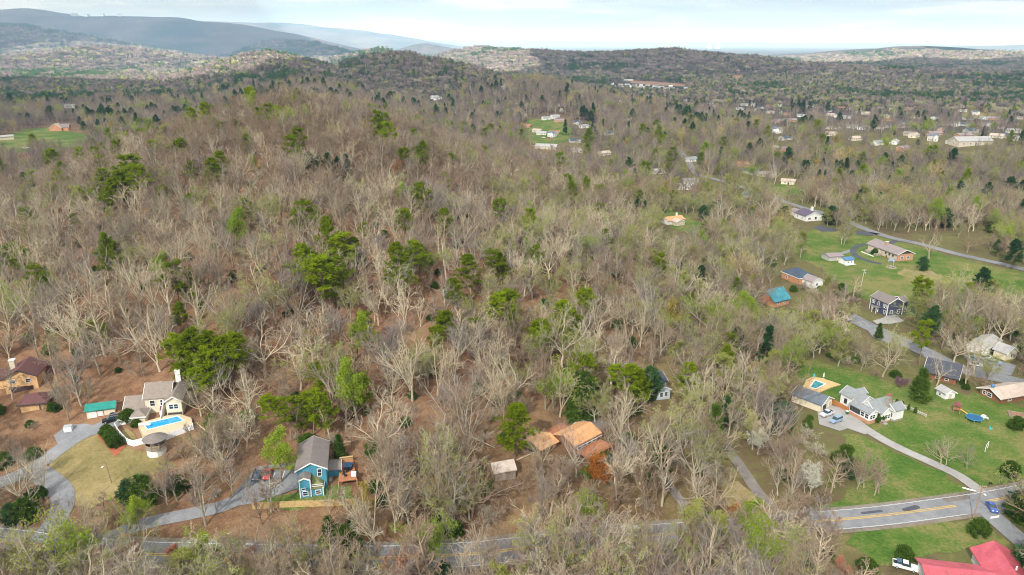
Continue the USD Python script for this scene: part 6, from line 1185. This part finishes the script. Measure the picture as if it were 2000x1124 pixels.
def stand_one(path, src, a, data):
    """One tree: an instance of its kind at its place (written as specs, for speed)."""
    s = Sdf.CreatePrimInLayer(stage.GetRootLayer(), path); s.specifier = Sdf.SpecifierDef; s.typeName = 'Xform'; s.instanceable = True
    s.referenceList.prependedItems = [Sdf.Reference('', src)]; s.customData = data
    for name, t, v in (('xformOp:translate', Sdf.ValueTypeNames.Double3, Gf.Vec3d(*map(float, a[:3]))), ('xformOp:rotateZ', Sdf.ValueTypeNames.Float, float(math.degrees(a[5]))), ('xformOp:scale', Sdf.ValueTypeNames.Float3, Gf.Vec3f(float(a[4]), float(a[4]), float(a[3])))):
        Sdf.AttributeSpec(s, name, t).default = v
    o = Sdf.AttributeSpec(s, 'xformOpOrder', Sdf.ValueTypeNames.TokenArray, Sdf.VariabilityUniform); o.default = Vt.TokenArray(['xformOp:translate', 'xformOp:rotateZ', 'xformOp:scale'])
def set_out():
    for kind, rows in TREES.items():
        A = np.array(rows, float); top = A[:, :3] + np.column_stack([A[:, 3] * 0, A[:, 3] * 0, A[:, 3] * MEAN_H[kind] * .7])
        px, py, z = project(top); D = np.hypot(A[:, 0], A[:, 1])
        inside = (px > 5) & (px < 1995) & (py > 5) & (py < 1119)
        size = np.where(inside, A[:, 3] / z, 0)
        order = np.argsort(-size)
        order = order[size[order] > 0]
        singles = order[:300]
        if kind in ('evergreen_tree', 'budding_tree', 'brown_tree', 'dark_pine', 'pine_tree', 'lime_tree', 'golden_tree', 'blossom_tree', 'red_bud_tree'): pass
        rest = np.setdiff1d(np.arange(len(A)), singles)
        labels = {}
        for i in singles:
            bx, by, _ = project(A[i, :3]); mid = np.array([px[i], py[i]])
            zone = ZONES[int(((ZXY - mid) ** 2 * [1, 1.6]).sum(1).argmin())][2]
            hh = A[i, 3] * MEAN_H[kind]; rel = A[i, 3]
            word = 'small ' if rel < .82 else 'large ' if rel > 1.2 else ''
            form = FORM.get(kind, [''])[int(A[i, 6]) % len(FORM.get(kind, ['']))]
            lab = f'{word}{form} {WHAT[kind]} {zone}'.strip()
            labels.setdefault(lab, []).append(i)
        for lab, ids in labels.items():
          with Sdf.ChangeBlock():
            for i in ids:
                path = '/World/' + numbered('/World', SINGLE_NAME.get(kind, kind))
                words_ = lab.split()
                while len(words_) > 16: words_.pop(1)
                zone = lab.split(WHAT[kind])[-1].strip()
                stand_one(path, PROTO[kind][int(A[i, 6])], A[i], dict(label=' '.join(words_), category=CATEGORY.get(kind, 'tree'), group=f'{WHAT[kind]}s {zone}'[:110]))
        if len(rest):
            instancer({'brush': 'thicket_undergrowth', 'green_shrub': 'evergreen_undergrowth'}.get(kind, kind.replace('_tree', '') + '_woodland'), kind, A[rest], f'mass of further {WHAT[kind]}s filling the slopes and valleys', 'shrubs' if kind in CATEGORY else 'woodland')
        print(kind, len(A), len(singles))
set_out()
instancer('far_woodland', 'patch', PATCHES, 'distant brown and green woodland covering the hills beyond the valley', 'woodland')
print('patches', len(PATCHES))
for px, py, s_, l in HANDSHRUBS:
    g = ground(px, py); x = UsdGeom.Xform.Define(stage, '/World/' + numbered('/World', 'evergreen_shrub')); x.AddTranslateOp().Set(Gf.Vec3d(*map(float, g))); x.AddScaleOp().Set(Gf.Vec3f(*((s_, s_, s_) if 'cypress' not in l else (s_ * .5, s_ * .5, s_ * 1.3))))
    x.GetPrim().GetReferences().AddInternalReference(PROTO['green_shrub'][0]); x.GetPrim().SetInstanceable(True); tag(x, l, 'shrub', 'garden shrubs round the houses')
# ---------------------------------------------------------------- air and clouds
HAZE_DENSITY = 9.0e-5
def haze():
    hz = trimesh.creation.box([92000, 92000, 620.0]); hz.apply_translation([0, 0, 620.0 / 2 - 60])
    m = mat('haze_air', {'v': ('principled_volume', {'color': (0.44, 0.69, 1.0), 'absorption_color': (0.62, 0.82, 1.0), 'density': HAZE_DENSITY, 'anisotropy': 0.1})}, surface=None, volume='v.volume')
    solo('haze', hz, m, 'thin blue haze in the air over the valley', 'haze', kind='stuff')
haze()
CLOUD_Z = 1700.0
CLOUD = mat('cloud_vapour', {'d': ('diffuse_bsdf', {'color': (.9, .9, .91)}), 't': ('translucent_bsdf', {'color': (.84, .84, .85)}), 'm': ('mix_closure', {'fac': .50}), 'c': ('transparent_bsdf', {}), 'x': ('mix_closure', {'fac': .49})},
            [('d.BSDF', 'm.closure1'), ('t.BSDF', 'm.closure2'), ('m.closure', 'x.closure1'), ('c.BSDF', 'x.closure2')], surface='x.closure')
def cloud(label, outline, seed, step=140.0, thick=240.0):
    """A flat bottomed cloud over the ground that it shades: the shade's outline, moved towards the sun."""
    k = (CLOUD_Z - 30) / math.tan(SUN_EL); off = np.array([math.sin(SUN_AZ), math.cos(SUN_AZ)]) * k
    g = sg.Polygon(outline).segmentize(step); c = np.array(g.exterior.coords)[:-1]
    n = np.stack([vnoise(c[:, 0], c[:, 1], 700, seed), vnoise(c[:, 0], c[:, 1], 700, seed + 50)], -1) * 420 + np.stack([vnoise(c[:, 0], c[:, 1], 230, seed + 3), vnoise(c[:, 0], c[:, 1], 230, seed + 53)], -1) * 190
    g = sg.Polygon(c + n + off).buffer(0); g = max(getattr(g, 'geoms', [g]), key=lambda q: q.area).segmentize(step)
    x0, y0, x1, y1 = g.bounds; gx, gy = np.meshgrid(np.arange(x0, x1, step), np.arange(y0, y1, step)); P = np.stack([gx.ravel(), gy.ravel()], -1)
    P = P[shapely.contains_xy(g.buffer(-step * .4), P[:, 0], P[:, 1])]; ring = np.array(g.exterior.coords)[:-1]; A = np.vstack([ring, P])
    from scipy.spatial import Delaunay
    T_ = Delaunay(A).simplices; cen = A[T_].mean(1); T_ = T_[shapely.contains_xy(g, cen[:, 0], cen[:, 1])]
    d = shapely.distance(shapely.points(A), g.exterior); e = 1 - np.exp(-d / 220)
    top = CLOUD_Z + e * thick * (.5 + 1.6 * (vnoise(A[:, 0], A[:, 1], 600, seed + 9, 4) + .5)); bot = CLOUD_Z - e * 60 * (.5 + vnoise(A[:, 0], A[:, 1], 400, seed + 11) + .5)
    nA, nr = len(A), len(ring)
    V = np.vstack([np.column_stack([A, top]), np.column_stack([A[nr:], bot[nr:]])]); m = np.arange(nA); m[nr:] += nA - nr
    a = A[T_]; ar = (a[:, 1, 0] - a[:, 0, 0]) * (a[:, 2, 1] - a[:, 0, 1]) - (a[:, 1, 1] - a[:, 0, 1]) * (a[:, 2, 0] - a[:, 0, 0])
    T_ = np.where((ar < 0)[:, None], T_[:, ::-1], T_)
    solo('cloud', (V, np.vstack([T_, m[T_][:, ::-1]])), CLOUD, label, 'cloud', kind='stuff', smooth=True)
cloud('broad cloud deck overhead that shades the near hill and valley', [(-3600, -3200), (4200, -3200), (5400, 4000), (2600, 4350), (900, 3900), (150, 3500), (60, 2900), (-100, 2500), (-420, 2300), (-420, 2000), (-560, 1650), (-900, 1750), (-1200, 2050), (-2200, 1950), (-3600, 1800)], 3)
cloud('cloud bank shading the blue plateau', [(-9500, 3500), (-2600, 3650), (-1700, 4900), (-1500, 6400), (-2200, 8000), (-3000, 10500), (-9500, 10500)], 5, 200)
cloud('small cloud shading one spot of the far sunlit hill', [(2850, 5150), (3200, 4980), (3550, 5150), (3600, 5450), (3250, 5560), (2900, 5450)], 7, 80, 120)
cloud('cloud shading the low dark ridge beyond the valley', [(-1900, 4500), (-1350, 4350), (-850, 4500), (-800, 5100), (-1300, 5350), (-1900, 5200)], 8, 100, 160)
